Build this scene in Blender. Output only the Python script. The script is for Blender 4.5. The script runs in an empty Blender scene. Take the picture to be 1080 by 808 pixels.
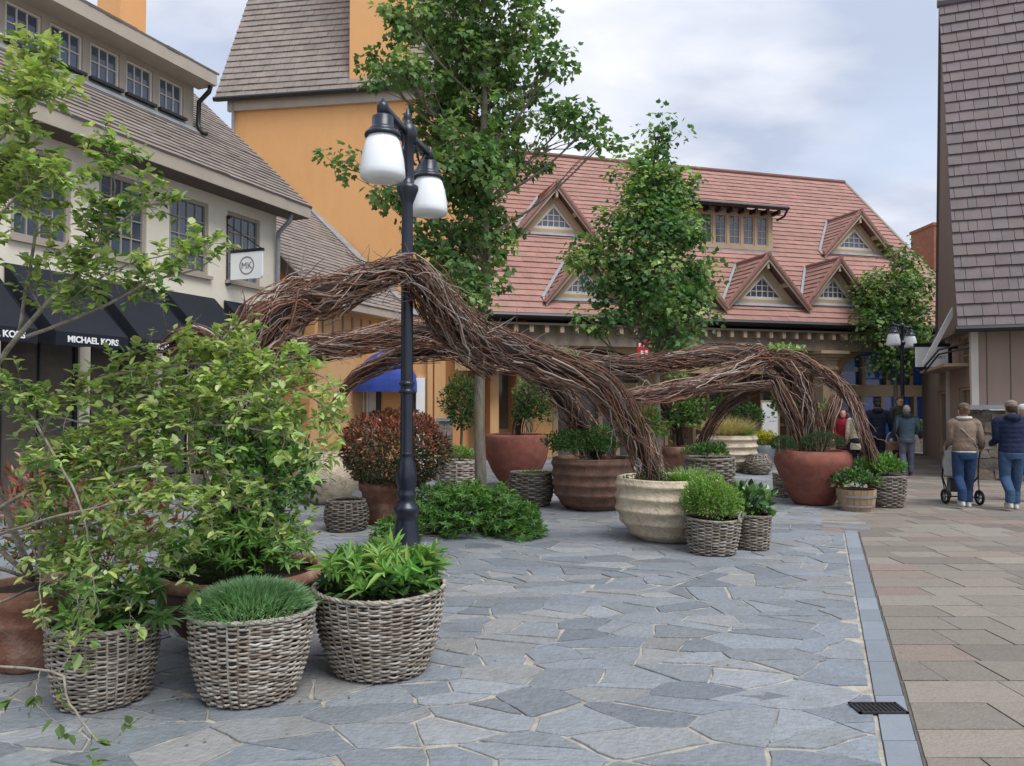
import bpy, math, random
import numpy as np
from mathutils import Vector, Matrix
S = bpy.context.scene
COL = S.collection
rng = random.Random(7)
nr = np.random.default_rng(7)
FPX = 816.0
TH = math.atan(21 / 816)
CAMZ = 1.7
def V3(*a): return np.array(a, float)
def nrm(v):
    v = np.asarray(v, float); return v / (np.linalg.norm(v) + 1e-12)
# ---- photograph measurements -> world points
def ray(px, py):
    u = (px - 540) / FPX; v = (404 - py) / FPX
    return V3(u, math.cos(TH) - v * math.sin(TH), math.sin(TH) + v * math.cos(TH))
CAM = V3(0, 0, CAMZ)
def at(px, py, Y):
    d = ray(px, py); return CAM + d * (Y / d[1])
def gnd(px, py, z=0.0):
    d = ray(px, py); return CAM + d * ((z - CAMZ) / d[2])
def hit(px, py, P, n):
    d = ray(px, py); return CAM + d * (np.dot(np.asarray(P) - CAM, n) / np.dot(d, n))
def gx(px, Y): return (px - 540) / FPX * Y * math.cos(TH)
class Frame:
    def __init__(s, O, U, V=(0, 0, 1), W=None):
        s.O = np.array(O, float); s.U = nrm(U); s.V = nrm(V)
        s.W = nrm(np.cross(s.U, s.V)) if W is None else nrm(W)
    def p(s, u, v, w=0.0): return s.O + s.U * u + s.V * v + s.W * w
    def hit(s, px, py, w=0.0):
        q = hit(px, py, s.O + s.W * w, s.W) - s.O
        return float(np.dot(q, s.U)), float(np.dot(q, s.V))
WF = Frame((0, 0, 0), (1, 0, 0), (0, 1, 0), (0, 0, 1))
# ---- mesh builder
class MB:
    def __init__(s): s.v = []; s.n = 0; s.f = []; s.c = []; s.m = []
    def add(s, verts, faces, col=(1, 1, 1), mi=0):
        verts = np.asarray(verts, float).reshape(-1, 3)
        b = s.n; s.v.append(verts); s.n += len(verts)
        k = len(faces)
        if isinstance(faces, np.ndarray): s.f.append(faces + b)
        else: s.f.extend([np.asarray([f]) + b for f in faces])
        c = np.asarray(col, float)
        s.c.append(np.tile(c[:3], (k, 1)) if c.ndim == 1 else c[:, :3])
        s.m.append(np.full(k, mi))
    def box(s, F, u0, u1, v0, v1, w0, w1, col=(1, 1, 1), mi=0):
        P = [F.p(u, v, w) for w in (w0, w1) for v in (v0, v1) for u in (u0, u1)]
        s.add(P, np.array([[0, 2, 3, 1], [4, 5, 7, 6], [0, 1, 5, 4], [2, 6, 7, 3], [0, 4, 6, 2], [1, 3, 7, 5]]), col, mi)
    def quad(s, a, b, c, d, col=(1, 1, 1), mi=0): s.add([a, b, c, d], np.array([[0, 1, 2, 3]]), col, mi)
    def prism(s, pts, ext, col=(1, 1, 1), mi=0):
        pts = [np.asarray(p, float) for p in pts]; n = len(pts); e = np.asarray(ext, float)
        fs = [list(range(n))[::-1], list(range(n, 2 * n))] + [[i, (i + 1) % n, n + (i + 1) % n, n + i] for i in range(n)]
        s.add(pts + [p + e for p in pts], fs, col, mi)
    def bar(s, a, b, w, h=None, col=(1, 1, 1), up=(0, 0, 1), mi=0):
        a = np.asarray(a, float); b = np.asarray(b, float); h = h or w
        d = b - a; L = np.linalg.norm(d); d = d / L
        x = np.cross(d, up)
        if np.linalg.norm(x) < 1e-3: x = np.cross(d, (0, 1, 0))
        F = Frame(a, d, nrm(np.cross(nrm(x), d)))
        s.box(F, 0, L, -h / 2, h / 2, -w / 2, w / 2, col, mi)
    def tube(s, path, rad, n=6, col=(1, 1, 1), cap=True, mi=0, squash=None):
        P = np.asarray(path, float); k = len(P)
        R = np.full(k, rad, float) if np.isscalar(rad) else np.asarray(rad, float)
        T = np.gradient(P, axis=0); T /= np.linalg.norm(T, axis=1)[:, None] + 1e-12
        ref = V3(0, 0, 1) if abs(T[0][2]) < .9 else V3(1, 0, 0)
        X = np.cross(T, ref); bad = np.linalg.norm(X, axis=1) < .05
        X[bad] = np.cross(T[bad], V3(0, 1, 0)); X /= np.linalg.norm(X, axis=1)[:, None] + 1e-12
        Y = np.cross(X, T)
        a = np.arange(n) / n * 2 * math.pi
        ring = P[:, None, :] + R[:, None, None] * (np.cos(a)[None, :, None] * X[:, None, :] + np.sin(a)[None, :, None] * Y[:, None, :])
        i = np.arange(k - 1)[:, None] * n; j = np.arange(n)[None, :]; j2 = (j + 1) % n
        Fq = np.stack([i + j, i + j2, i + n + j2, i + n + j], -1).reshape(-1, 4)
        s.add(ring, Fq, col, mi)
        if cap:
            b = s.n - k * n
            for q, o in ((list(range(n))[::-1], 0), (list(range(n)), (k - 1) * n)):
                s.f.append(np.array([[b + o + t for t in q]])); s.c.append(np.asarray(col, float)[None, :3]); s.m.append(np.array([mi]))
    def loft(s, rings, n=16, col=(1, 1, 1), mi=0, cap=True):
        # rings: (x,y,z,rx,ry)
        a = np.arange(n) / n * 2 * math.pi; k = len(rings)
        Vv = [[x + rx * math.cos(t), y + ry * math.sin(t), z] for (x, y, z, rx, ry) in rings for t in a]
        i = np.arange(k - 1)[:, None] * n; j = np.arange(n)[None, :]; j2 = (j + 1) % n
        Fq = np.stack([i + j, i + j2, i + n + j2, i + n + j], -1).reshape(-1, 4)
        s.add(Vv, Fq, col, mi)
        if cap:
            b = s.n - k * n
            for q, o in ((list(range(n))[::-1], 0), (list(range(n)), (k - 1) * n)):
                s.f.append(np.array([[b + o + t for t in q]])); s.c.append(np.asarray(col, float)[None, :3]); s.m.append(np.array([mi]))
    def lathe(s, prof, c, n=40, col=(1, 1, 1), mi=0, wob=0.0, seed=0, cap=False):
        c = np.asarray(c, float); a = np.arange(n) / n * 2 * math.pi
        r_ = random.Random(seed); ph = [r_.uniform(0, 6.28) for _ in range(6)]
        rings = []
        for (r, z) in prof:
            rr = r * (1 + wob * (np.sin(2 * a + ph[0] + z * 2) * .5 + np.sin(3 * a + ph[1] - z * 3) * .35 + np.sin(7 * a + ph[2] + z * 9) * .15))
            zz = z + wob * .25 * r * (np.sin(2 * a + ph[3]) + .6 * np.sin(5 * a + ph[4])) * (1 if z > 0.02 else 0)
            rings.append(np.stack([c[0] + rr * np.cos(a), c[1] + rr * np.sin(a), c[2] + zz], -1))
        k = len(prof)
        i = np.arange(k - 1)[:, None] * n; j = np.arange(n)[None, :]; j2 = (j + 1) % n
        s.add(np.concatenate(rings), np.stack([i + j, i + j2, i + n + j2, i + n + j], -1).reshape(-1, 4), col, mi)
        if cap:
            b = s.n - n
            s.f.append(np.array([[b + t for t in range(n)]])); s.c.append(np.asarray(col, float)[None, :3]); s.m.append(np.array([mi]))
    def ball(s, c, r, n=12, col=(1, 1, 1), mi=0):
        r = np.broadcast_to(np.asarray(r, float), (3,)); m = max(4, n // 2)
        rings = []
        for i in range(m + 1):
            t = -math.pi / 2 + math.pi * i / m; q = max(math.cos(t), .02)
            rings.append((c[0], c[1], c[2] + r[2] * math.sin(t), r[0] * q, r[1] * q))
        s.loft(rings, n, col, mi)
    def mesh(s, name, off=(0, 0, 0), smooth=False):
        me = bpy.data.meshes.new(name)
        Vv = np.concatenate(s.v) - np.asarray(off, float)
        me.vertices.add(len(Vv)); me.vertices.foreach_set('co', Vv.astype(np.float32).ravel())
        sizes = np.concatenate([np.full(len(f), f.shape[1]) for f in s.f])
        loops = np.concatenate([f.ravel() for f in s.f])
        me.loops.add(len(loops)); me.loops.foreach_set('vertex_index', loops.astype(np.int32))
        me.polygons.add(len(sizes))
        st = np.concatenate([[0], np.cumsum(sizes)[:-1]])
        me.polygons.foreach_set('loop_start', st.astype(np.int32))
        me.polygons.foreach_set('material_index', np.concatenate(s.m).astype(np.int32))
        me.polygons.foreach_set('use_smooth', np.full(len(sizes), bool(smooth)))
        at_ = me.attributes.new('Col', 'FLOAT_COLOR', 'FACE')
        c = np.concatenate(s.c); c4 = np.concatenate([c, np.ones((len(c), 1))], 1)
        at_.data.foreach_set('color', c4.astype(np.float32).ravel())
        me.update(calc_edges=True); me.validate()
        return me
    def build(s, name, mats, parent=None, base=None, smooth=False):
        off = V3(0, 0, 0)
        if parent is not None: off = wloc(parent)
        if base is not None: off = np.asarray(base, float)
        me = s.mesh(name, off, smooth)
        o = bpy.data.objects.new(name, me); COL.objects.link(o)
        for m in (mats if isinstance(mats, (list, tuple)) else [mats]): me.materials.append(m)
        if parent is not None: o.parent = parent
        elif base is not None: o.location = base
        return o
def wloc(o):
    p = V3(0, 0, 0)
    while o is not None: p = p + np.array(o.location); o = o.parent
    return p
def tag(o, label=None, cat=None, group=None, kind=None):
    if label: o['label'] = label
    if cat: o['category'] = cat
    if group: o['group'] = group
    if kind: o['kind'] = kind
    return o
def thing(name, loc, label, cat, group=None):
    o = bpy.data.objects.new(name, None); COL.objects.link(o); o.location = loc; o.empty_display_size = .2
    return tag(o, label, cat, group)
# ---- materials
def ramp(nt, a, b, p0=.3, p1=.7):
    r = nt.nodes.new('ShaderNodeValToRGB'); e = r.color_ramp.elements
    e[0].position = p0; e[0].color = (*a, 1); e[1].position = p1; e[1].color = (*b, 1); return r
def mat(name, col=(.5, .5, .5), rough=.7, var=.15, scale=6, bump=0.0, bscale=40, attr=False, spec=.4, metal=0, stretch=None, tint=None, tscale=2.0, tamt=.5, coat=0):
    m = bpy.data.materials.new(name); m.use_nodes = True; nt = m.node_tree; b = nt.nodes['Principled BSDF']
    tc = nt.nodes.new('ShaderNodeTexCoord'); vec = tc.outputs['Object']
    if stretch:
        mp = nt.nodes.new('ShaderNodeMapping'); mp.inputs['Scale'].default_value = stretch
        nt.links.new(vec, mp.inputs[0]); vec = mp.outputs[0]
    nz = nt.nodes.new('ShaderNodeTexNoise'); nz.inputs['Scale'].default_value = scale; nz.inputs['Detail'].default_value = 6; nz.inputs['Roughness'].default_value = .6
    nt.links.new(vec, nz.inputs['Vector'])
    c = np.array(col)
    r = ramp(nt, tuple(c * (1 - var)), tuple(np.minimum(c * (1 + var), 1)))
    nt.links.new(nz.outputs['Fac'], r.inputs[0]); out = r.outputs[0]
    if tint is not None:
        n2 = nt.nodes.new('ShaderNodeTexNoise'); n2.inputs['Scale'].default_value = tscale; n2.inputs['Detail'].default_value = 8; n2.inputs['Roughness'].default_value = .65
        nt.links.new(vec, n2.inputs['Vector'])
        rr = ramp(nt, (0, 0, 0), (tamt,) * 3, .48, .68); nt.links.new(n2.outputs['Fac'], rr.inputs[0])
        mx = nt.nodes.new('ShaderNodeMix'); mx.data_type = 'RGBA'; mx.inputs['B'].default_value = (*tint, 1)
        nt.links.new(rr.outputs[0], mx.inputs['Factor']); nt.links.new(out, mx.inputs['A']); out = mx.outputs['Result']
    if attr:
        a = nt.nodes.new('ShaderNodeAttribute'); a.attribute_name = 'Col'
        mx = nt.nodes.new('ShaderNodeMix'); mx.data_type = 'RGBA'; mx.blend_type = 'MULTIPLY'; mx.inputs['Factor'].default_value = 1
        nt.links.new(out, mx.inputs['A']); nt.links.new(a.outputs['Color'], mx.inputs['B']); out = mx.outputs['Result']
    nt.links.new(out, b.inputs['Base Color'])
    b.inputs['Roughness'].default_value = rough; b.inputs['Specular IOR Level'].default_value = spec; b.inputs['Metallic'].default_value = metal
    if coat: b.inputs['Coat Weight'].default_value = coat; b.inputs['Coat Roughness'].default_value = .15
    if bump:
        nb = nt.nodes.new('ShaderNodeTexNoise'); nb.inputs['Scale'].default_value = bscale; nb.inputs['Detail'].default_value = 5
        nt.links.new(vec, nb.inputs['Vector'])
        bp = nt.nodes.new('ShaderNodeBump'); bp.inputs['Strength'].default_value = bump; bp.inputs['Distance'].default_value = .02
        nt.links.new(nb.outputs['Fac'], bp.inputs['Height']); nt.links.new(bp.outputs[0], b.inputs['Normal'])
    return m
def leafmat(name, rough=.5, trans=.3, spec=.35):
    m = bpy.data.materials.new(name); m.use_nodes = True; nt = m.node_tree; b = nt.nodes['Principled BSDF']
    a = nt.nodes.new('ShaderNodeAttribute'); a.attribute_name = 'Col'
    nt.links.new(a.outputs['Color'], b.inputs['Base Color'])
    b.inputs['Roughness'].default_value = rough; b.inputs['Specular IOR Level'].default_value = spec
    t = nt.nodes.new('ShaderNodeBsdfTranslucent')
    g = nt.nodes.new('ShaderNodeMix'); g.data_type = 'RGBA'; g.blend_type = 'MULTIPLY'; g.inputs['Factor'].default_value = 1; g.inputs['B'].default_value = (1.5, 1.6, .7, 1)
    nt.links.new(a.outputs['Color'], g.inputs['A']); nt.links.new(g.outputs['Result'], t.inputs['Color'])
    mx = nt.nodes.new('ShaderNodeMixShader'); mx.inputs[0].default_value = trans
    nt.links.new(b.outputs[0], mx.inputs[1]); nt.links.new(t.outputs[0], mx.inputs[2])
    nt.links.new(mx.outputs[0], nt.nodes['Material Output'].inputs['Surface'])
    return m
def glassmat(name, col, rough=.06, spec=.8):
    return mat(name, col, rough, .3, 1.2, spec=spec)
M = {}
M['leaf'] = leafmat('leaf', .5, .32)
M['gloss'] = leafmat('glossy_leaf', .32, .12, .5)
M['needle'] = leafmat('needle_leaf', .6, .2)
M['bark'] = mat('lichened_bark', (.23, .2, .16), .9, .4, 25, .6, 60, tint=(.34, .35, .25), tscale=9, tamt=.8)
M['trunk'] = mat('tree_trunk', (.17, .145, .12), .9, .45, 14, .9, 40, stretch=(1, 1, .25), tint=(.22, .19, .07), tscale=6, tamt=.8)
M['twig'] = mat('willow_twig', (1, 1, 1), .75, .25, 18, .3, 60, attr=True, spec=.25)
M['soil'] = mat('soil', (.035, .025, .018), .95, .4, 30, .8, 60)
M['wicker'] = mat('grey_wicker', (.9, .9, .9), .7, .3, 22, .3, 80, attr=True, spec=.25)
M['wickerdark'] = mat('wicker_inside', (.035, .03, .026), .9, .3, 12)
M['terra'] = mat('weathered_terracotta', (.25, .12, .08), .92, .26, 9, .5, 50, tint=(.4, .29, .23), tscale=6, tamt=.65, spec=.2)
M['redpot'] = mat('red_clay', (.22, .078, .055), .8, .2, 7, .3, 40, tint=(.13, .052, .043), tscale=4, tamt=.7, spec=.25)
M['brownpot'] = mat('brown_clay', (.17, .098, .07), .92, .25, 8, .7, 32, tint=(.085, .055, .043), tscale=5, tamt=.75, spec=.2)
M['darkbowl'] = mat('dark_brown_clay', (.075, .04, .03), .6, .25, 5, .25, 30)
M['beigepot'] = mat('sand_clay', (.55, .465, .345), .92, .16, 9, .8, 34, tint=(.27, .21, .15), tscale=5, tamt=.75, spec=.2)
M['barrel'] = mat('barrel_oak', (.9, .9, .9), .75, .25, 5, .3, 30, attr=True, stretch=(6, 6, .6))
M['zinc'] = mat('zinc_band', (.3, .3, .3), .5, .2, 8, metal=.6)
M['lead'] = mat('lead_flashing', (.25, .265, .285), .55, .2, 4, spec=.5)
M['cream'] = mat('cream_render', (.72, .665, .55), .9, .05, 2, .12, 90, tint=(.54, .5, .41), tscale=.8, tamt=.35)
M['ochre'] = mat('orange_render', (.7, .375, .155), .9, .07, .9, .25, 45, tint=(.56, .29, .12), tscale=.9, tamt=.6, stretch=(1, 1, .35))
M['apricot'] = mat('apricot_boards', (.62, .36, .17), .8, .08, 3, stretch=(1, 1, .2))
M['tan'] = mat('tan_wall', (.43, .295, .165), .85, .08, 1.5, .1, 60)
M['tantrim'] = mat('tan_timber', (.42, .31, .2), .7, .1, 3)
M['browntrim'] = mat('brown_timber', (.25, .2, .15), .7, .12, 3)
M['soffit'] = mat('dark_soffit', (.13, .105, .085), .8, .1, 3)
M['taupe'] = mat('taupe_paint', (.36, .31, .25), .75, .06, 2)
M['fascia'] = mat('taupe_fascia', (.4, .345, .28), .7, .07, 3)
M['tile_grey'] = mat('greybrown_roof_tile', (.25, .212, .188), .85, .16, 3, .3, 40, attr=True, tint=(.19, .165, .15), tscale=1.2, tamt=.4)
M['tile_dark'] = mat('brown_shingle', (.165, .135, .135), .85, .12, 3, .3, 40, attr=True)
M['tile_red'] = mat('red_roof_tile', (.325, .18, .148), .85, .15, 2, .3, 40, attr=True, tint=(.27, .15, .12), tscale=.5, tamt=.55)
M['wallbrown'] = mat('pinkbrown_boards', (.31, .225, .185), .8, .07, 2, .15, 60, stretch=(1, 1, .15))
M['wallbrown2'] = mat('dark_brown_boards', (.18, .135, .105), .8, .1, 2, stretch=(1, 1, .15))
M['glass'] = glassmat('window_glass', (.075, .095, .135))
M['blueglass'] = glassmat('blue_shop_glass', (.05, .13, .5), .12, .6)
M['skyblue'] = mat('pale_blue_film', (.32, .5, .85), .3, .1, 2)
M['darkglass'] = glassmat('dark_shop_glass', (.12, .105, .09), .1, .6)
M['white'] = mat('white_paint', (.86, .87, .86), .5, .03, 3)
M['offwhite'] = mat('offwhite_paint', (.6, .55, .48), .6, .06, 3)
M['black'] = mat('black_metal', (.012, .013, .016), .42, .2, 8, spec=.5)
M['lamp'] = mat('blue_black_lacquer', (.009, .013, .026), .36, .15, 6, spec=.5, coat=.12)
M['globe'] = mat('opal_glass', (.8, .82, .84), .25, .02, 2, spec=.5, coat=.3)
M['navy'] = mat('navy_canvas', (.007, .009, .017), .8, .15, 3, .1, 90)
M['royal'] = mat('royal_blue_canvas', (.028, .06, .3), .75, .15, 3, .1, 90)
M['ink'] = mat('sign_ink', (.1, .1, .11), .6, 0)
M['inkwhite'] = mat('white_lettering', (.8, .8, .8), .6, 0)
M['red'] = mat('red_banner', (.5, .02, .03), .6, .08, 3)
M['stone'] = mat('rubble_stone', (.19, .165, .145), .92, .4, 5, .9, 14, attr=True, tint=(.1, .085, .07), tscale=3, tamt=.6)
M['brick'] = mat('red_brick_panel', (.27, .1, .055), .85, .2, 4)
M['wooddoor'] = mat('brown_door_wood', (.17, .085, .045), .6, .2, 4, stretch=(1, 1, .2))
M['slate'] = mat('slate_slab', (1, 1, .975), .6, .22, 16, .7, 30, attr=True, spec=.35, tint=(.7, .68, .63), tscale=3.2, tamt=.6)
M['sand'] = mat('sandy_joint', (.41, .378, .32), .95, .22, 9, .5, 120, tint=(.16, .15, .13), tscale=6, tamt=.65)
M['paver'] = mat('sandstone_paver', (1, 1, 1), .8, .13, 22, .5, 45, attr=True, tint=(.72, .69, .66), tscale=9, tamt=.4)
M['joint'] = mat('dark_paver_joint', (.11, .1, .082), .95, .3, 8)
M['strip'] = mat('blue_stone_strip', (1, 1, 1), .6, .12, 5, .2, 40, attr=True)
M['fabric'] = mat('clothing_fabric', (1, 1, 1), .85, .15, 18, .9, 13, attr=True, spec=.2)
M['denim'] = mat('denim', (1, 1, 1), .9, .28, 9, .9, 15, attr=True, spec=.15)
M['skin'] = mat('skin', (.52, .3, .22), .55, .05, 12, spec=.35)
M['hair'] = mat('hair', (1, 1, 1), .6, .35, 40, .4, 90, attr=True)
M['tyre'] = mat('rubber', (.015, .015, .015), .8, .2, 10)
M['eye'] = mat('dark_eye', (.02, .015, .012), .3, 0)
M['rust'] = mat('rust_drain', (.035, .034, .036), .55, .3, 20, metal=.4)
M['barge'] = mat('pale_bargeboard', (.43, .35, .26), .7, .08, 3)
D1 = nrm((326, 816, 0)); PERP = V3(D1[1], -D1[0], 0)      # street axis and its right-hand normal
SL = gnd(935, 808); SR = gnd(975, 808)
SLX = lambda Y: SL[0] + (Y - SL[1]) * D1[0] / D1[1]
SRX = lambda Y: SR[0] + (Y - SR[1]) * D1[0] / D1[1]
YB = 10.35                                                   # the strip stops here
# base sheet reaching the horizon
g = MB(); g.quad((-400, -30, -.02), (400, -30, -.02), (400, 700, -.02), (-400, 700, -.02))
tag(g.build('ground', M['sand']), kind='structure')
def clip(poly, p, n):
    out = []; k = len(poly)
    for i in range(k):
        a = poly[i]; b = poly[(i + 1) % k]
        da = (a[0] - p[0]) * n[0] + (a[1] - p[1]) * n[1]; db = (b[0] - p[0]) * n[0] + (b[1] - p[1]) * n[1]
        if da <= 0: out.append(a)
        if (da < 0 < db) or (db < 0 < da):
            t = da / (da - db); out.append((a[0] + (b[0] - a[0]) * t, a[1] + (b[1] - a[1]) * t))
    return out
def slabs():
    mb = MB(); R = random.Random(3)
    x0, x1, y0, y1 = -11, 11, 1.2, 29.0
    cs = .38; nx = int((x1 - x0) / cs); ny = int((y1 - y0) / cs)
    pts = {}
    for i in range(nx):
        for j in range(ny):
            L = []
            for q in range(R.choice((0, 1, 1, 1, 2, 2, 3))):
                L.append((x0 + (i + R.random()) * cs, y0 + (j + R.random()) * cs))
            pts[i, j] = L
    pal = [(.2, .22, .245), (.18, .2, .225), (.235, .25, .27), (.215, .232, .252), (.16, .178, .2), (.235, .244, .255), (.2, .215, .234), (.19, .212, .24), (.225, .226, .225), (.205, .221, .24), (.2, .212, .228), (.17, .183, .2), (.245, .25, .256)]
    for (i, j), L in pts.items():
        for a, p in enumerate(L):
            if p[0] > SLX(p[1]) + 1.0 or abs(p[0]) > .75 * p[1] + 2: continue
            near = []
            for di in (-2, -1, 0, 1, 2):
                for dj in (-2, -1, 0, 1, 2):
                    for b, q in enumerate(pts.get((i + di, j + dj), ())):
                        if (di, dj, b) != (0, 0, a): near.append(q)
            near.sort(key=lambda q: (q[0] - p[0]) ** 2 + (q[1] - p[1]) ** 2)
            poly = [(p[0] - .8, p[1] - .8), (p[0] + .8, p[1] - .8), (p[0] + .8, p[1] + .8), (p[0] - .8, p[1] + .8)]
            # weight along x so the slabs are longer across the view
            for q in near[:18]:
                dx = (q[0] - p[0]) * .62; dy = q[1] - p[1]; l = math.hypot(dx, dy) + 1e-9
                w = R.uniform(.003, .009) if R.random() < .8 else R.uniform(.010, .034)
                n = (dx * .62 / l, dy / l); ln = math.hypot(*n); n = (n[0] / ln, n[1] / ln)
                m = ((p[0] + q[0]) / 2 - n[0] * w, (p[1] + q[1]) / 2 - n[1] * w)
                poly = clip(poly, m, n)
                if len(poly) < 3: break
            if len(poly) < 3: continue
            # keep inside the paving edge
            off = .02 if p[1] < YB else -.32
            e = SL + PERP * (-(off))
            poly = clip(poly, (e[0], e[1]), (PERP[0], PERP[1]))
            if len(poly) < 3: continue
            area = abs(sum(poly[k][0] * poly[(k + 1) % len(poly)][1] - poly[(k + 1) % len(poly)][0] * poly[k][1] for k in range(len(poly)))) / 2
            if area < .012: continue
            pieces = [poly]
            if area > .13 and R.random() < .55:
                c = (sum(v[0] for v in poly) / len(poly), sum(v[1] for v in poly) / len(poly))
                th = R.gauss(math.pi / 2, .5); n = (math.cos(th), math.sin(th))
                pieces = [clip(poly, (c[0] - n[0] * .01, c[1] - n[1] * .01), n), clip(poly, (c[0] + n[0] * .01, c[1] + n[1] * .01), (-n[0], -n[1]))]
            for pl in pieces:
                if len(pl) < 3: continue
                ed = []
                for k in range(len(pl)):
                    A = pl[k]; B = pl[(k + 1) % len(pl)]; l = math.hypot(B[0] - A[0], B[1] - A[1])
                    if l < .015: continue
                    ns = max(1, min(5, int(l / .1)))
                    for t in range(ns):
                        f = t / ns; jt = .007 if t else .004
                        ed.append((A[0] + (B[0] - A[0]) * f + R.gauss(0, jt), A[1] + (B[1] - A[1]) * f + R.gauss(0, jt)))
                if len(ed) < 3: continue
                z = R.uniform(-.002, .003); tx = R.gauss(0, .006); ty = R.gauss(0, .006); cx, cy = pl[0]
                zz = lambda x, y: z + max(-.003, min(.003, (x - cx) * tx + (y - cy) * ty))
                k = len(ed); mx = sum(v[0] for v in ed) / k; my = sum(v[1] for v in ed) / k
                top = [(mx + (x - mx) * .985, my + (y - my) * .985, zz(x, y)) for x, y in ed]
                mid = [(x, y, zz(x, y) - .004) for x, y in ed]
                bot = [(x, y, -.025) for x, y in ed]
                c = np.array(R.choice(pal)) * R.uniform(1.08, 1.38)
                fs = [list(range(k))] + [[i2 + o + k, (i2 + 1) % k + o + k, (i2 + 1) % k + o, i2 + o] for o in (0, k) for i2 in range(k)]
                mb.add(top + mid + bot, fs, c)
    return mb
tag(slabs().build('slate_paving', M['slate']), kind='structure')
# mortar bed between the slabs, 7 mm under their tops
g = MB(); g.add([(-14, 1, -.009), (SLX(1), 1, -.009), (SLX(YB), YB, -.009), (SLX(YB) - .3, YB, -.009), (SLX(30) - .3, 30, -.009), (-14, 30, -.009)], [[0, 1, 2, 3, 4, 5]])
tag(g.build('paving_mortar', M['sand']), kind='structure')
# blue stone strip
g = MB(); R = random.Random(5); y = 2.0
while y < YB:
    l = R.uniform(.32, .62); y2 = min(y + l, YB)
    c = np.array((.215, .24, .27)) * R.uniform(.9, 1.2)
    a = [(SLX(y) + .006, y + .004), (SRX(y) - .006, y + .004), (SRX(y2) - .006, y2 - .004), (SLX(y2) + .006, y2 - .004)]
    if not (4.3 < y + l / 2 < 4.3): g.prism([(p[0], p[1], -.03) for p in a], (0, 0, .032), c)
    y = y2
tag(g.build('paving_strip', M['strip']), kind='structure')
# sandstone pavers laid in courses
g = MB(); y = 2.0; ppal = [(.262, .24, .21), (.285, .262, .23), (.275, .218, .19), (.285, .22, .192), (.205, .188, .17), (.235, .215, .193), (.275, .255, .228), (.3, .28, .248)]
while y < 29:
    h = R.uniform(.31, .37)
    for seg in range(1):
        xl = (SRX(y + h / 2) + .012) if y + h < YB + .05 else SLX(y + h / 2) - .3
        x = xl - R.uniform(0, .3); first = True
        while x < .72 * y + 3.5:
            w = R.choice((.38, .46, .55, .62, .75, .9)) * R.uniform(.92, 1.08)
            a0 = max(x, xl); a1 = x + w
            if a1 - a0 > .06:
                d = D1[0] / D1[1] * h / 2 if first else 0
                q = .0055; z = R.uniform(-.001, .0025)
                c = np.array(R.choice(ppal)) * .75 + V3(.262, .24, .214) * .25; c = c * V3(.97, .93, .88) * R.uniform(.78, 1.04)
                top = [(a0 + q - d, y + q), (a1 - q, y + q), (a1 - q, y + h - q), (a0 + q + d, y + h - q)]
                jit = [(p[0] + R.gauss(0, .002), p[1] + R.gauss(0, .003)) for p in top]
                g.prism([(p[0], p[1], -.025) for p in jit], (0, 0, .025 + z), c); first = False
            x += w
    y += h
tag(g.build('sandstone_paving', M['paver']), kind='structure')
g = MB(); g.add([(SRX(1), 1, -.0065), (24, 1, -.0065), (24, 30, -.0065), (SLX(30) - .3, 30, -.0065), (SLX(YB) - .3, YB, -.0065), (SRX(YB), YB, -.0065)], [[0, 1, 2, 3, 4, 5]])
tag(g.build('paver_bedding', M['joint']), kind='structure')
# drain grate at the strip
p = gnd(926, 748); t = thing('drain_grate', (p[0], p[1], 0), 'dark metal slotted drain grate set in the paving beside the blue stone strip', 'drain')
g = MB(); F = Frame((p[0], p[1], 0), (1, 0, 0), (0, 1, 0), (0, 0, 1)); w, h = .135, .075
for a in ((-w, w, -h, -h + .014), (-w, w, h - .014, h), (-w, -w + .014, -h, h), (w - .014, w, -h, h)): g.box(F, *a, .003, .012)
g.build('grate_frame', M['rust'], t)
g = MB()
for i in range(9): x = -w + .03 + i * .0263; g.box(F, x, x + .011, -h + .015, h - .015, .002, .009)
for q in (-.02, .025): g.box(F, -w + .014, w - .014, q, q + .006, .001, .007)
g.build('grate_bars', M['rust'], t)
g = MB(); g.box(F, -w + .012, w - .012, -h + .012, h - .012, -.001, .004); g.build('grate_pit', M['eye'], t)
DG = bpy.context.evaluated_depsgraph_get
def tiles(mb, F, urange, H, tw, th, lip=.028, base=1.0, dv=.12, seed=1, mi=0, rowvar=.04, ju=.0, gap=.009):
    """courses of overlapping tiles on the plane F (U along the eave, V up the slope, W outwards)"""
    R = random.Random(seed); n = int(math.ceil(H / th))
    for i in range(n):
        v0 = i * th; v1 = min(v0 + th, H)
        ua, ub = urange(min(v0 + th / 2, H))
        if ub - ua < .03: continue
        rv = 1 + R.uniform(-rowvar, rowvar)
        u = ua - (tw * (.5 if i % 2 else 0) + R.uniform(0, .12) * tw)
        while u < ub:
            w = tw * R.choice((.6, .8, 1, 1, 1.2)) if ju else tw
            a = max(u, ua); b = min(u + w - gap, ub)
            if b - a > .015:
                l = lip * R.uniform(.85, 1.2); vo = v0 - .012 - R.uniform(0, .01)
                c = np.ones(3) * base * rv * (1 + R.uniform(-dv, dv)); c = c * (1 + np.array((R.uniform(-.03, .03), 0, R.uniform(-.03, .03))))
                P = [F.p(a, vo, l), F.p(b, vo, l), F.p(b, v1 + .02, .006), F.p(a, v1 + .02, .006), F.p(a, vo, -.012), F.p(b, vo, -.012), F.p(b, v1, -.012), F.p(a, v1, -.012)]
                mb.add(P, np.array([[0, 1, 2, 3], [4, 5, 1, 0], [4, 0, 3, 7], [5, 6, 2, 1]]), c, mi)
            u += w
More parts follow.
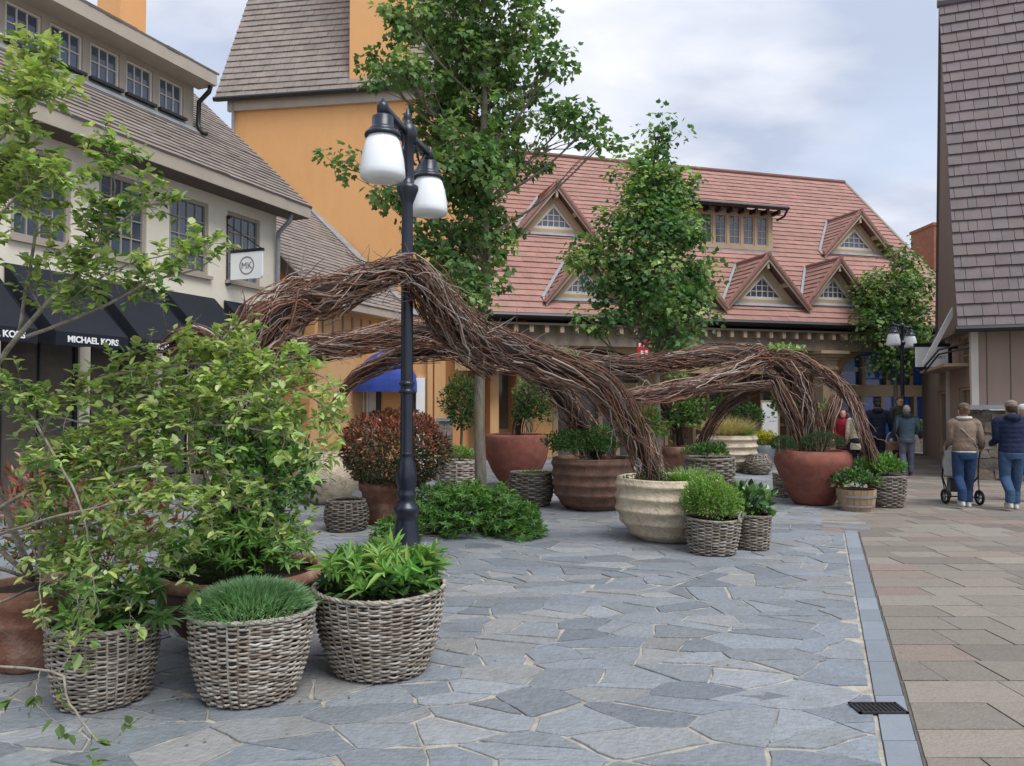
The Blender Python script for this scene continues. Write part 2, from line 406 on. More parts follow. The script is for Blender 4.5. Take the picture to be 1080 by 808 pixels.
def wall_holes(mb, F, u0, u1, v0, v1, holes, depth=.12, col=(1, 1, 1), mi=0, w=0):
    us = sorted({u0, u1, *[h[k] for h in holes for k in (0, 1) if u0 < h[k] < u1]}); vs = sorted({v0, v1, *[h[k] for h in holes for k in (2, 3) if v0 < h[k] < v1]})
    for a, b in zip(us, us[1:]):
        for c, d in zip(vs, vs[1:]):
            m, n = (a + b) / 2, (c + d) / 2
            if any(h[0] < m < h[1] and h[2] < n < h[3] for h in holes): continue
            mb.quad(F.p(a, c, w), F.p(b, c, w), F.p(b, d, w), F.p(a, d, w), col, mi)
    for (a, b, c, d) in holes:
        a, b, c, d = max(a, u0), min(b, u1), max(c, v0), min(d, v1)
        for (q, r) in (((a, c), (b, c)), ((b, c), (b, d)), ((b, d), (a, d)), ((a, d), (a, c))):
            mb.quad(F.p(*q, w), F.p(*r, w), F.p(*r, w - depth), F.p(*q, w - depth), col, mi)
def window(parent, F, u0, u1, v0, v1, nx, ny, wmat, gmat, w=0, fr=.06, mun=.022, dep=.1, sill=None, name='window', boxfr=None):
    mb = MB(); o = .004
    for a in ((u0 + o, u0 + fr, v0 + o, v1 - o), (u1 - fr, u1 - o, v0 + o, v1 - o), (u0 + fr, u1 - fr, v0 + o, v0 + fr), (u0 + fr, u1 - fr, v1 - fr, v1 - o)): mb.box(F, *a, w - dep, w - dep * .3)
    for i in range(1, nx): x = u0 + fr + (u1 - u0 - 2 * fr) * i / nx; mb.box(F, x - mun / 2, x + mun / 2, v0 + fr, v1 - fr, w - dep * .85, w - dep * .5)
    for j in range(1, ny): y = v0 + fr + (v1 - v0 - 2 * fr) * j / ny; mb.box(F, u0 + fr, u1 - fr, y - mun / 2, y + mun / 2, w - dep * .83, w - dep * .52)
    wd = mb.build(name, wmat, parent)
    g = MB(); g.quad(F.p(u0, v0, w - dep * .75), F.p(u1, v0, w - dep * .75), F.p(u1, v1, w - dep * .75), F.p(u0, v1, w - dep * .75)); g.build('pane', gmat, wd)
    if sill:
        s = MB(); s.box(F, u0 - .06, u1 + .06, v0 - .07, v0, w - .02, w + .07); s.build('sill', sill, wd)
    return wd
def text_obj(name, body, F, u, v, w, size, m, parent, bold=0.0, align='CENTER', sx=1.0):
    cu = bpy.data.curves.new('txt', 'FONT'); cu.body = body; cu.size = size; cu.align_x = align; cu.align_y = 'CENTER'; cu.extrude = .003; cu.offset = bold
    to = bpy.data.objects.new('txt', cu); COL.objects.link(to)
    dg = DG(); dg.update(); me = bpy.data.meshes.new_from_object(to.evaluated_get(dg)); bpy.data.objects.remove(to)
    off = wloc(parent) if parent else V3(0, 0, 0)
    for vtx in me.vertices: q = F.p(u + vtx.co.x * sx, v + vtx.co.y, w + vtx.co.z) - off; vtx.co = q
    me.materials.clear(); me.materials.append(m)
    o = bpy.data.objects.new(name, me); COL.objects.link(o)
    if parent: o.parent = parent
    return o
def pipe(name, path, r, m, parent): mb = MB(); mb.tube(path, r, 8); return mb.build(name, m, parent, smooth=True)
ZA = V3(0, 0, 1)
# ============ cream building on the left
A = at(290, 425, 17.0); A[2] = 0
LF = Frame(A, D1)                       # W points to the street
cb = thing('shop_building', tuple(A), 'cream rendered shop building with grey-brown tiled roof, a row of dormer windows and navy awnings', 'building')
OV = .55
uE, vE = LF.hit(328, 219, OV); _, vEb = LF.hit(326, 230, OV)
# verge gives the slope
pv = hit(205, 100, LF.p(uE, 0), LF.U) - LF.O; wv, zv = float(np.dot(pv, LF.W)), float(pv[2])
slope = (zv - vE) / (OV - wv); sl = math.atan(slope)
RV = nrm(-LF.W * math.cos(sl) + ZA * math.sin(sl)); RFm = Frame(LF.p(uE, vE, OV), LF.U, RV)
UN = -16.0                              # near end of what is built
q = hit(205, 137, RFm.O, RFm.W) - LF.O; wd = float(np.dot(q, LF.W)); zd = float(q[2]); ud = LF.hit(204, 120, wd)[0]
print('LEFT vE', vE, 'slope', math.degrees(sl), 'uE', uE, 'wd', wd, 'zd', zd, 'ud', ud)
wins = []
for (l, r, yt_l, yt_r, yb_l, yb_r) in ((179, 220, 203, 215, 277, 291), (240, 275, 222, 233, 297, 307)):
    a, t = LF.hit(l, yt_l); b, t2 = LF.hit(r, yt_r); _, b1 = LF.hit(l, yb_l); _, b2 = LF.hit(r, yb_r); wins.append((a, b, (b1 + b2) / 2, (t + t2) / 2))
print('wins', wins)
pit = wins[1][0] - wins[0][0]; ww = (wins[0][1] - wins[0][0] + wins[1][1] - wins[1][0]) / 2
vb = (wins[0][2] + wins[1][2]) / 2; vt = (wins[0][3] + wins[1][3]) / 2
holes = []
for k in range(0, 8):
    a = wins[1][0] - k * pit; holes.append((a, a + ww, vb, vt))
shop = [(h[0] - .12, h[1] + .2, .35, 2.75) for h in holes]
mb = MB(); wall_holes(mb, LF, UN, 0, 0, vE + .05, holes + shop, .14)
mb.quad(LF.p(0, 0, 0), LF.p(0, 0, -7), LF.p(0, vE, -7), LF.p(0, vE, 0))
mb.prism([LF.p(0.0, vE - .02, 0), LF.p(0, vE + slope * (OV + 5) - .3, -5), LF.p(0, vE - .02, -9)], -LF.U * .1)
mb.build('wall', M['cream'], cb)
for h in holes: window(cb, LF, *h, 4, 4, M['taupe'], M['glass'], sill=M['taupe'], fr=.07)
for h in shop: window(cb, LF, *h, 2, 1, M['black'], M['darkglass'], name='shop_window', dep=.13)
g = MB(); g.box(LF, UN, -.02, 0.0, .35, -.02, .05); g.build('plinth', M['stone'], cb)
# fascia, soffit, gutter
g = MB(); g.box(LF, UN, uE, vEb, vE, OV - .03, OV, mi=0); g.build('fascia', M['fascia'], cb)
g = MB(); g.box(LF, UN, uE, vEb - .0, vEb + .03, 0.003, OV - .03); g.build('soffit', M['soffit'], cb)
# main roof
def lroof(v): return (UN - uE, 0.0)
Hm = (zd - vE) / math.sin(sl)
mb = MB(); tiles(mb, RFm, lroof, Hm, .34, .165, seed=2, dv=.06, lip=.036, gap=.006)
Hup = Hm + 3.2
F2 = Frame(RFm.p(0, Hm), RFm.U, RFm.V); tiles(mb, F2, lambda v: (ud - uE + .0, 0.0), 5.2, .34, .165, seed=3, dv=.08, lip=.03)
F3 = Frame(RFm.p(0, Hm + 3.0), RFm.U, RFm.V); tiles(mb, F3, lambda v: (UN - uE, ud - uE), 2.2, .34, .165, seed=4, dv=.08)
mb.prism([RFm.p(0, 0, -.015), RFm.p(0, Hup + 2, -.015), RFm.p(0, Hup + 2, -.12), RFm.p(0, 0, -.12)], -RFm.U * (uE - UN), col=(.5, .5, .5))
mb.build('roof', M['tile_grey'], cb)
g = MB(); g.box(RFm, -.05, .03, -.02, Hup + 2, -.14, .02); g.build('verge', M['browntrim'], cb)
# dormer range
dF = Frame(LF.p(0, 0, wd), LF.U)
du, dv_ = dF.hit(229, 78, .5); _, dvb = dF.hit(229, 91, .5)
dw = [(5, 40, 0, 13, 40, 52), (53, 85, 21, 35, 64, 75), (95, 125, 42, 57, 82, 93), (132, 162, 62, 76, 98, 109), (168, 195, 82, 94, 114, 125)]
dh = []
for (l, r, a, b, c, d) in dw:
    x0, t0 = dF.hit(l, a); x1, t1 = dF.hit(r, b); _, b0 = dF.hit(l, c); _, b1 = dF.hit(r, d); dh.append((x0, x1, (b0 + b1) / 2, (t0 + t1) / 2))
print('dormer', dh, du, dv_, dvb, 'ud', ud)
mb_, mt_ = np.mean([x[2] for x in dh[1:]]), np.mean([x[3] for x in dh[1:]]); dpit = (dh[4][0] - dh[1][0]) / 3; dww = np.mean([x[1] - x[0] for x in dh[1:]])
dh = [(dh[4][0] - k * dpit, dh[4][0] - k * dpit + dww, mb_, mt_) for k in range(8)]
dm = MB(); wall_holes(dm, dF, UN, ud, zd - .1, dvb + .02, dh, .1)
dm.quad(dF.p(ud, zd - .1), dF.p(ud, zd - .1, -3), dF.p(ud, dvb + 1, -3), dF.p(ud, dvb + .02))
dormer = dm.build('dormer', M['taupe'], cb)
for h in dh:
    w_ = window(dormer, dF, *h, 3, 2, M['offwhite'], M['glass'], fr=.045, dep=.09)
g = MB()
for h in dh: g.box(dF, h[0] - .03, h[1] + .03, h[2] - .06, h[2] - .005, -.02, .09)
g.build('dormer_sills', M['black'], dormer)
g = MB(); g.box(dF, UN, du, dvb, dv_, .47, .5); g.box(dF, UN, du, dvb, dvb + .03, 0.003, .47); g.build('dormer_eave', M['fascia'], dormer)
ds = math.radians(24); DRF = Frame(dF.p(du, dv_, .5), LF.U, nrm(-LF.W * math.cos(ds) + ZA * math.sin(ds)))
g = MB(); tiles(g, DRF, lambda v: (UN - du, 0.05), 3.6, .34, .17, seed=6, dv=.08)
g.prism([DRF.p(0, 0, -.015), DRF.p(0, 3.6, -.015), DRF.p(0, 3.6, -.1), DRF.p(0, 0, -.1)], -DRF.U * (du - UN), col=(.5, .5, .5)); g.build('dormer_roof', M['tile_grey'], dormer)
g = MB(); FL = Frame(RFm.p(0, Hm), RFm.U, RFm.V); g.box(FL, UN - uE, ud - uE + .05, -.22, .02, .03, .045); g.build('flashing', M['lead'], cb)
pipe('downpipe', [dF.p(ud + .05, dvb - .02, .4), dF.p(ud + .05, dvb - .12, .36), dF.p(ud + .05, dvb - .3, .1), dF.p(ud + .05, zd + .1, .08), dF.p(ud + .05, zd - .05, .14), dF.p(ud + .05, zd - .12, .3)], .05, M['black'], cb)
pipe('downpipe', [LF.p(-.05, vEb + .0, .45), LF.p(-.05, vEb - .15, .4), LF.p(-.05, vEb - .4, .1), LF.p(-.05, vEb - .6, .09), LF.p(-.05, .1, .09)], .05, M['lead'], cb)
# awnings, one per bay
for k, h in enumerate(holes[:7]):
    a, b = h[0] - .1, h[1] + .14; zt, zb, vl = vb - .42, 2.72, .2; pr = 1.1
    g = MB()
    def aw(u): return [LF.p(u, zt, .02), LF.p(u, zb, pr), LF.p(u, zb - vl, pr)]
    la, lb = aw(a), aw(b); n = 8
    for i in range(n):
        f0, f1 = i / n, (i + 1) / n
        sag = lambda f: .05 * math.sin(math.pi * f)
        P = lambda u, f: LF.p(u, zt + (zb - zt) * f - sag(f) * .6, .02 + (pr - .02) * f)
        g.quad(P(a, f0), P(b, f0), P(b, f1), P(a, f1)); 
        g.quad(P(a, f0) - ZA * .012, P(a, f1) - ZA * .012, P(b, f1) - ZA * .012, P(b, f0) - ZA * .012)
    for i in range(10):
        f0, f1 = i / 10, (i + 1) / 10; z0 = lambda f: .012 * math.sin(f * 17)
        g.prism([LF.p(a + (b - a) * f0, zb, pr), LF.p(a + (b - a) * f1, zb, pr), LF.p(a + (b - a) * f1, zb - vl + z0(f1), pr), LF.p(a + (b - a) * f0, zb - vl + z0(f0), pr)], LF.W * .008)
    for u in (a, b): g.prism([LF.p(u, zt, .02), LF.p(u, zb, pr), LF.p(u, zb - vl, pr), LF.p(u, zb - .05, .05)], LF.U * .008)
    awn = g.build('awning', M['navy'], cb)
    text_obj('lettering', 'MICHAEL KORS', LF, (a + b) / 2, zb - vl * .52, pr + .013, .125, M['inkwhite'], awn, .004)
# the hanging sign with the ring and two letters
pts = [LF.hit(238, 262, 0), LF.hit(238, 297, 0)]
su = LF.hit(239, 280)[0]; zt = LF.hit(239, 268)[1]; zb = LF.hit(239, 296)[1]
SF = Frame(LF.p(su, 0, 0), LF.W, ZA)    # sign plane sticks out from the wall, faces the camera side
if SF.W[1] > 0: SF = Frame(SF.O, -SF.U, ZA)
sg = thing('hanging_sign', tuple(LF.p(su, zb, .1)), 'white square hanging sign with grey ring and two letters at the cream building\'s corner', 'sign')
e = SF.U * (1 if np.dot(SF.U, LF.W) > 0 else -1); wS = .78
o0 = LF.p(su, 0, .12)
FS = Frame(o0, e, ZA, SF.W)
g = MB(); rr = .06; Hs = zt - zb
cor = [(0, 0)] + [(wS - rr + rr * math.sin(t), rr - rr * math.cos(t)) for t in np.linspace(0, math.pi / 2, 6)] + [(wS, Hs), (0, Hs)]
g.prism([FS.p(x, zb + y, -.02) for x, y in cor], FS.W * .04); g.build('panel', M['white'], sg)
g = MB(); g.box(FS, -.02, wS + .02, zt + .004, zt + .06, -.03, .03); g.box(FS, -.13, -.1, zb - .1, zt + .75, -.015, .015)
for zz in (zb - .1, zt + .72): g.box(FS, -.16, -.02, zz, zz + .05, -.02, .02); g.ball(FS.p(-.09, zz + .03), .04, 8)
g.bar(FS.p(-.1, zt + .6), FS.p(wS * .95, zt + .06), .018); g.build('bracket', M['black'], sg)
g = MB(); cc = FS.p(wS * .52, zb + Hs * .5, .024); R_ = Hs * .34; al = np.linspace(0, 2 * math.pi, 49)
for t0, t1 in zip(al, al[1:]):
    g.quad(*[cc + (FS.U * math.cos(t) + ZA * math.sin(t)) * r for t, r in ((t0, R_), (t1, R_), (t1, R_ * .86), (t0, R_ * .86))])
g.build('ring', M['zinc'], sg)
text_obj('monogram', 'MK', FS, wS * .52, zb + Hs * .49, .024, R_ * 1.05, M['zinc'], sg, 0)
# chimney over the cream building
c0 = at(130, 10, 21); ch = MB(); CF = Frame((c0[0], c0[1], 0), LF.U); ch.box(CF, -.4, .45, 9.5, 16, -.5, .35); ch.build('chimney', M['ochre'], cb)
# ============ annex with orange boards and blue awning
AU0 = LF.hit(335, 320, .0)[0]
aF = Frame(LF.p(0, 0, .0), D1)
u0a = aF.hit(337, 315, .45)[0]; a1, vA = aF.hit(375, 321, .45); a2, vA2 = aF.hit(442, 333, .45); vA = (vA + vA2) / 2; u1a = a2
print('annex', a1, a2, vA, vA2)
ax = thing('board_clad_shop', tuple(aF.p(u0a, 0)), 'low orange shop with dark battens, brown lean-to roof and domed blue awning', 'building')
g = MB(); g.box(aF, u0a + .12, u1a - .1, 0, vA - .0, -.3, 0); g.build('wall', M['apricot'], ax)
g = MB(); u = u0a + .3
while u < u1a - .2: g.box(aF, u, u + .05, 2.9, vA - .28, 0.0, .03); u += .42
g.build('batten', M['browntrim'], ax)
g = MB(); g.box(aF, u0a, u1a, vA - .2, vA, .4, .45); g.box(aF, u0a, u1a, vA - .2, vA - .17, .003, .4); g.build('fascia', M['fascia'], ax)
# roof: plane through the eave, far edge runs up the tower wall
sa = math.radians(43); AR = Frame(aF.p(u0a - .1, vA, .45), D1, nrm(-aF.W * math.cos(sa) + ZA * math.sin(sa)))
g = MB(); tiles(g, AR, lambda v: (0, u1a - u0a + .1 - v * .06), 5.0, .33, .17, seed=8, dv=.09, lip=.032)
g.prism([AR.p(0, 0, -.015), AR.p(0, 5, -.015), AR.p(0, 5, -.12), AR.p(0, 0, -.12)], AR.U * (u1a - u0a + .05), col=(.5, .5, .5)); g.build('roof', M['tile_grey'], ax)
g = MB(); g.box(AR, -.06, .02, -.03, 5, -.22, .03); g.build('verge', M['soffit'], ax)
g = MB(); g.box(AR, u1a - u0a - .32, u1a - u0a + .12, -.02, 5, .035, .06); g.build('flashing', M['lead'], ax)
g = MB(); g.prism([aF.p(u0a + .1, vA - .15, .3), aF.p(u0a + .1, vA - .15 + 3.6, -3.55), aF.p(u0a + .1, 0, -3.55), aF.p(u0a + .1, 0, .001)], aF.U * .1); g.build('gable_wall', M['ochre'], ax)
# projecting entrance that faces the camera, with a domed blue awning
pO = at(370, 425, 20.3); pO[2] = 0; PF = Frame(pO, (.995, -.1, 0)); pu = lambda px: PF.hit(px, 425)[0]
zpt = PF.hit(410, 369)[1]
g = MB(); g.box(PF, 0, pu(466), 0, zpt, -.5, 0); g.build('porch', M['ochre'], ax)
for l, r in ((376, 385), (387, 397)): window(ax, PF, pu(l), pu(r), .4, 2.2, 1, 1, M['offwhite'], M['offwhite'], w=.09, fr=.05, name='shutter')
g = MB(); g.box(PF, pu(397), pu(402), .1, 2.2, .003, .05); g.box(PF, pu(373), pu(376), .1, 2.2, .003, .05); g.box(PF, pu(430), pu(438), .05, 2.2, .003, .05); g.build('door', M['black'], ax)
g = MB(); g.box(PF, pu(440), pu(449), 0, 2.35, .003, .12); g.build('door_frame', M['white'], ax)
g = MB(); g.box(PF, pu(452), pu(457), 0, zpt + .5, .003, .14); g.box(PF, pu(459), pu(466), 0, zpt + .7, .003, .1); g.build('pilaster', M['apricot'], ax)
ua, ub = pu(378), pu(441); zlo = PF.hit(400, 413, .8)[1]; zhi = zpt - .02; um = (ua + ub) / 2; hw_ = (ub - ua) / 2; vz = .16
g = MB(); nu, nv = 18, 9
def dome(a, b):      # a: 0..pi across, b: 0..pi/2 from the wall outwards
    return PF.p(um - hw_ * math.cos(a) * (.55 + .45 * math.sin(b)) , zlo + vz + (zhi - zlo - vz) * math.cos(b) * (.55 + .45 * math.sin(a)), .01 + .85 * math.sin(b) * (math.sin(a) ** .35 if 0 < a < math.pi else 0))
for i in range(nu):
    for j in range(nv):
        a0, a1 = math.pi * i / nu, math.pi * (i + 1) / nu; b0, b1 = math.pi / 2 * j / nv, math.pi / 2 * (j + 1) / nv
        g.quad(dome(a0, b0), dome(a0, b1), dome(a1, b1), dome(a1, b0))
for i in range(nu):
    a0, a1 = math.pi * i / nu, math.pi * (i + 1) / nu; q0, q1 = dome(a0, math.pi / 2), dome(a1, math.pi / 2); g.prism([q0, q1, q1 - ZA * vz, q0 - ZA * vz], -PF.W * .006)
g.build('awning', M['royal'], ax)
# ============ orange tower
TR = at(487, 425, 22.6); TR[2] = 0; TD = nrm((.987, -.16, 0))
tF = Frame(TR, TD); tl = tF.hit(245, 110)[0]; tg = tF.hit(395, 97)[1]; tgl = tF.hit(245, 110)[1]; tg = (tg + tgl) / 2
print('tower', tl, tg, tgl)
tw = thing('orange_tower', tuple(tF.p(tl, 0)), 'tall plain orange tower with steep grey-brown roof and orange chimney behind the street lamp', 'building')
g = MB(); g.box(tF, tl, 0, 0, tg, -6, 0); g.build('wall', M['ochre'], tw)
g = MB(); g.box(tF, tl - .1, .1, tg - .3, tg + .12, 0.003, .12); g.build('cornice', M['fascia'], tw)
g = MB(); g.tube([tF.p(tl - .45, tg + .02, .3), tF.p(.2, tg + .02, .3)], .075, 8); g.build('gutter', M['black'], tw)
g = MB(); g.tube([tF.p(tl + .08, tg, .09), tF.p(tl + .08, tg - 2.6, .09)], .05, 8); g.build('downpipe', M['lead'], tw)
ts = math.radians(64); TRF = Frame(tF.p(tl - .42, tg + .03, .3), TD, nrm(-tF.W * math.cos(ts) + ZA * math.sin(ts)))
lx = TRF.hit(262, 0)
print('towerroof', lx)
kk = lx[0] / lx[1]
chu = TRF.hit(379, 40)[0]
g = MB(); tiles(g, TRF, lambda v: (v * kk, -tl + .45), 7.5, .34, .27, seed=9, dv=.07, lip=.045)
g.prism([TRF.p(0, 0, -.02), TRF.p(7.5 * kk, 7.5, -.02), TRF.p(-tl + .5, 7.5, -.02), TRF.p(-tl + .5, 0, -.02)], -TRF.W * .1, col=(.5, .5, .5)); g.build('roof', M['tile_grey'], tw)
g = MB(); g.box(tF, chu + tl - .42, chu + tl + 1.3, tg + .1, tg + 9, -2.8, .12); g.build('chimney', M['ochre'], tw)
# ============ red roofed building
RO = at(920, 425, 25.0); RO[2] = 0; RU = nrm((.9616, .2743, 0)); rF = Frame(RO, RU)
zg = rF.hit(920, 343)[1]; s0, s1 = -13.6, 4.6
rs = math.radians(45); RR = Frame(rF.p(0, zg), RU, nrm(-rF.W * math.cos(rs) + ZA * math.sin(rs)))
Hr = 6.9 * math.sqrt(2)
rb = thing('red_roofed_building', tuple(rF.p(0, 0)), 'long building with steep red tiled roof, triangular dormers and tan arcade under deep eaves', 'building')
s1 = RR.hit(890, 193)[0]; hr = RR.hit(890, 193)[1]; print('red s1', s1, hr, RR.hit(730, 178), zg)
Hr = hr
g = MB(); tiles(g, RR, lambda v: (s0, s1), Hr, .32, .285, seed=11, dv=.055, lip=.04, rowvar=.06, gap=.003)
g.prism([RR.p(s0, 0, -.02), RR.p(s0, Hr, -.02), RR.p(s0, Hr, -.2), RR.p(s0, 0, -.2)], RU * (s1 - s0), col=(.5, .5, .5))
BR = Frame(RR.p(0, Hr), RU, nrm(-rF.W * math.cos(rs) - ZA * math.sin(rs)))
g.prism([BR.p(s0, 0, 0), BR.p(s1, 0, 0), BR.p(s1, Hr, 0), BR.p(s0, Hr, 0)], BR.W * .1, col=(.7, .7, .7))
g.tube([RR.p(s0, Hr, .02), RR.p(s1, Hr, .02)], .1, 8, (.55, .5, .5))
g.build('roof', M['tile_red'], rb)
g = MB(); g.box(RR, s1 - .02, s1 + .1, -.05, Hr + .1, -.2, .05); g.build('verge', M['browntrim'], rb)
g = MB(); g.tube([rF.p(s0, zg - .05, .06), rF.p(s1, zg - .05, .06)], .085, 8); g.build('gutter', M['black'], rb)
g = MB(); g.prism([rF.p(s1, 0, -1.4), rF.p(s1, 0, -12), rF.p(s1, zg, -12), rF.p(s1, zg + 6.6, -6.9), rF.p(s1, zg, -.4)], -RU * .2); g.build('gable_wall', M['tan'], rb)
def gablet(pl, pr_, yb, ya, deep=.35):
    a = RR.hit(pl, yb); b = RR.hit(pr_, yb); s = (a[0] + b[0]) / 2; hw = (b[0] - a[0]) / 2; v = (a[1] + b[1]) / 2
    B = RR.p(s, v); F = Frame(B + rF.W * .02, RU, ZA, rF.W)
    Hh = F.hit((pl + pr_) / 2, ya)[1]; 
    g = MB(); hw2 = hw * .9; H2 = Hh * .9
    # front wall with triangular window opening: three slanted strips around it
    T = [(-hw2, 0), (hw2, 0), (0, H2)]; t = [(-hw2 * .62, .1 * Hh), (hw2 * .62, .1 * Hh), (0, H2 * .72)]
    for i in range(3):
        j = (i + 1) % 3; g.prism([F.p(*T[i]), F.p(*T[j]), F.p(*t[j]), F.p(*t[i])], -F.W * .12)
    dor = g.build('dormer', M['tantrim'], rb)
    g = MB(); 
    fr = [(x * 1.0, y) for x, y in t]; ti = [(-hw2 * .5, .16 * Hh), (hw2 * .5, .16 * Hh), (0, H2 * .62)]
    for i in range(3):
        j = (i + 1) % 3; g.prism([F.p(*t[i], -.03), F.p(*t[j], -.03), F.p(*ti[j], -.03), F.p(*ti[i], -.03)], -F.W * .07)
    y0, y1 = ti[0][1], ti[2][1]; hw3 = ti[1][0]
    for i in range(1, 6):
        x = -hw3 + 2 * hw3 * i / 6; top = y0 + (y1 - y0) * (1 - abs(x) / hw3); g.box(F, x - .014, x + .014, y0, top, -.09, -.06)
    for f in (.3, .6): 
        y = y0 + (y1 - y0) * f; x = hw3 * (1 - f); g.box(F, -x, x, y - .013, y + .013, -.088, -.062)
    wn = g.build('window', M['offwhite'], dor)
    g = MB(); g.prism([F.p(*q, -.08) for q in t], -F.W * .01); g.build('pane', M['glass'], wn)
    # bargeboards and the two slopes
    g = MB(); sl_ = math.atan2(Hh, hw); Ls = math.hypot(Hh, hw)
    for sg_ in (-1, 1):
        e = nrm(RU * sg_ * hw * -1 + ZA * Hh); st = F.p(sg_ * hw * 1.08, -.08 * Hh, deep)
        g.prism([st, st + e * (Ls * 1.08), st + e * (Ls * 1.08) - ZA * .2, st - ZA * .16 ], -F.W * .05)
    g.box(F, -hw2, hw2, -.06, .0, -.02, .06); g.box(F, -.04, .04, Hh * .72, Hh * .95, .0, deep - .05)
    for sg_ in (-1, 1): g.box(F, sg_ * hw * .52 - .05, sg_ * hw * .52 + .05, Hh * .36, Hh * .48, 0, deep - .05)
    g.build('bargeboard', M['barge'], dor)
    g = MB()
    for sg_ in (-1, 1):
        e = nrm(RU * sg_ * hw * -1 + ZA * Hh); O = F.p(sg_ * hw * 1.1, -.1 * Hh, deep + .03)
        if sg_ < 0: TF = Frame(O - F.W * (Hh + deep + .2), F.W, e); ur = lambda vv: (Hh - Hh * min(vv / Ls, 1.1) * 1.0 + .06, Hh + deep + .2)
        else: TF = Frame(O, -F.W, e); ur = lambda vv: (0, deep + .14 + Hh * min(vv / Ls, 1.1))
        if TF.W[2] < 0: TF.W = -TF.W
        tiles(g, TF, ur, Ls * 1.12, .3, .22, seed=int(pl), dv=.1, lip=.035)
        c = [TF.p(ur(0)[0], 0, -.02), TF.p(ur(0)[1], 0, -.02), TF.p(ur(Ls)[1], Ls * 1.1, -.02), TF.p(ur(Ls)[0], Ls * 1.1, -.02)]
        g.prism(c, -TF.W * .05, col=(.5, .5, .5))
    ap = F.p(0, Hh * 1.02, deep + .04); g.tube([ap, ap - F.W * (Hh + deep)], .07, 8, (.75, .72, .72))
    for sg_ in (-1, 1):
        e = nrm(RU * sg_ * hw * -1 + ZA * Hh); st = F.p(sg_ * hw * 1.1, -.1 * Hh, deep - .02) + ZA * .06; g.tube([st + e * (Ls * 1.1) * f for f in np.linspace(0, 1, 9)], .045, 8, (.85, .75, .75))
    g.build('dormer_roof', M['tile_red'], dor)
    g = MB(); FLs = Frame(B, RU, RR.V); g.box(FLs, -hw * 1.1, hw * 1.1, -.18, -.04, .06, .075)
    q0 = FLs.p(-hw * 1.06, -.02, .05); q1 = FLs.p(-.02, Hh * math.sqrt(2), .05); e_ = RU * .085; g.prism([q0 - e_, q0 + e_ * .2, q1 + e_ * .2, q1 - e_], FLs.W * .02)
    g.build('flashing', M['lead'], dor)
for a in ((545, 622, 247, 196), (576, 655, 316, 264), (684, 757, 321, 274), (765, 843, 321, 271), (847, 911, 321, 275), (868, 934, 268, 225)): gablet(*a)
# shed dormer with a row of casements
a = RR.hit(722, 262); b = RR.hit(811, 264); B = RR.p((a[0] + b[0]) / 2, (a[1] + b[1]) / 2); F = Frame(B + rF.W * .02, RU, ZA, rF.W); hw = (b[0] - a[0]) / 2 + .1; Hh = F.hit(780, 220)[1]
sh = []; mbh = MB(); nw = 6; pw = (2 * hw - .3) / nw
for i in range(nw): x = -hw + .15 + i * pw; sh.append((x + .04, x + pw - .04, .18, Hh - .22))
wall_holes(mbh, F, -hw, hw, 0, Hh, sh, .1); 
for x in (-hw, hw): mbh.quad(F.p(x, 0, 0), F.p(x, Hh, 0), F.p(x, Hh, -Hh), F.p(x, 0, -.02))
sd = mbh.build('dormer', M['tantrim'], rb)
for h in sh: window(sd, F, *h, 2, 4, M['tantrim'], M['glass'], fr=.05, dep=.08, mun=.02)
g = MB(); g.box(F, -hw - .1, hw + .1, -.08, -.0, -.02, .07); g.build('sill', M['lead'], sd)
g = MB(); k_ = math.radians(17); SRf = Frame(F.p(-hw - .3, Hh + .02, .45), RU, nrm(-F.W * math.cos(k_) + ZA * math.sin(k_)))
Ld = (Hh) / (math.sin(rs) - math.tan(k_) * math.cos(rs)) * math.cos(rs) / math.cos(k_) + .8
tiles(g, SRf, lambda v: (0, 2 * hw + .6), Ld, .3, .25, seed=21, dv=.18, lip=.03, base=.85); g.box(SRf, 0, 2 * hw + .6, 0, Ld, -.1, -.015, col=(.5, .5, .5)); g.build('dormer_roof', M['tile_red'], sd)
g = MB(); g.tube([F.p(-hw - .3, Hh, .5), F.p(hw + .3, Hh, .5)], .07, 8)
for i in range(9): x = -hw + 2 * hw * i / 8; g.box(F, x - .05, x + .05, Hh - .2, Hh - .06, 0, .4)
g.tube([F.p(hw + .28, Hh - .03, .48), F.p(hw + .25, Hh - .25, .3), F.p(hw + .1, Hh - .35, .08)], .04, 6); g.build('gutter', M['black'], sd)
# arcade: beam, columns, recessed wall with arched blue windows
g = MB(); g.box(rF, s0, s1, zg - .85, zg - .3, -.55, -.3); g.build('frieze', M['browntrim'], rb)
g = MB(); g.box(rF, s0, s1, zg - .3, zg - .24, -3.0, .0); g.box(rF, s0, s1 - .2, zg - .235, zg + 1.0, -1.5, -1.45); g.build('soffit', M['soffit'], rb)
g = MB(); x = s0 + .2
while x < s1: g.box(rF, x, x + .12, zg - .5, zg - .3, -.3, -.06); x += .46
g.build('bracket', M['tantrim'], rb)
WW = -2.3                                # recessed shop wall
def arch_top(u, c, hwid, spring, rise): t = abs(u - c) / hwid; return None if t >= 1 else spring + rise * math.sqrt(max(0, 1 - t * t))
aw1c, _ = rF.hit(618, 400, WW); aw2l, zz2 = rF.hit(884, 405, WW); aw2r, _ = rF.hit(988, 405, WW)
za = rF.hit(618, 367, WW)[1]; zsp = zz2
arcs = [(aw1c, 2.0, za - .55, .55), ((aw2l + aw2r) / 2, (aw2r - aw2l) / 2, zsp + .1, rF.hit(936, 369, WW)[1] - zsp - .1)]
print('arcs', arcs, zg)
g = MB(); us = np.linspace(s0, s1, 150)
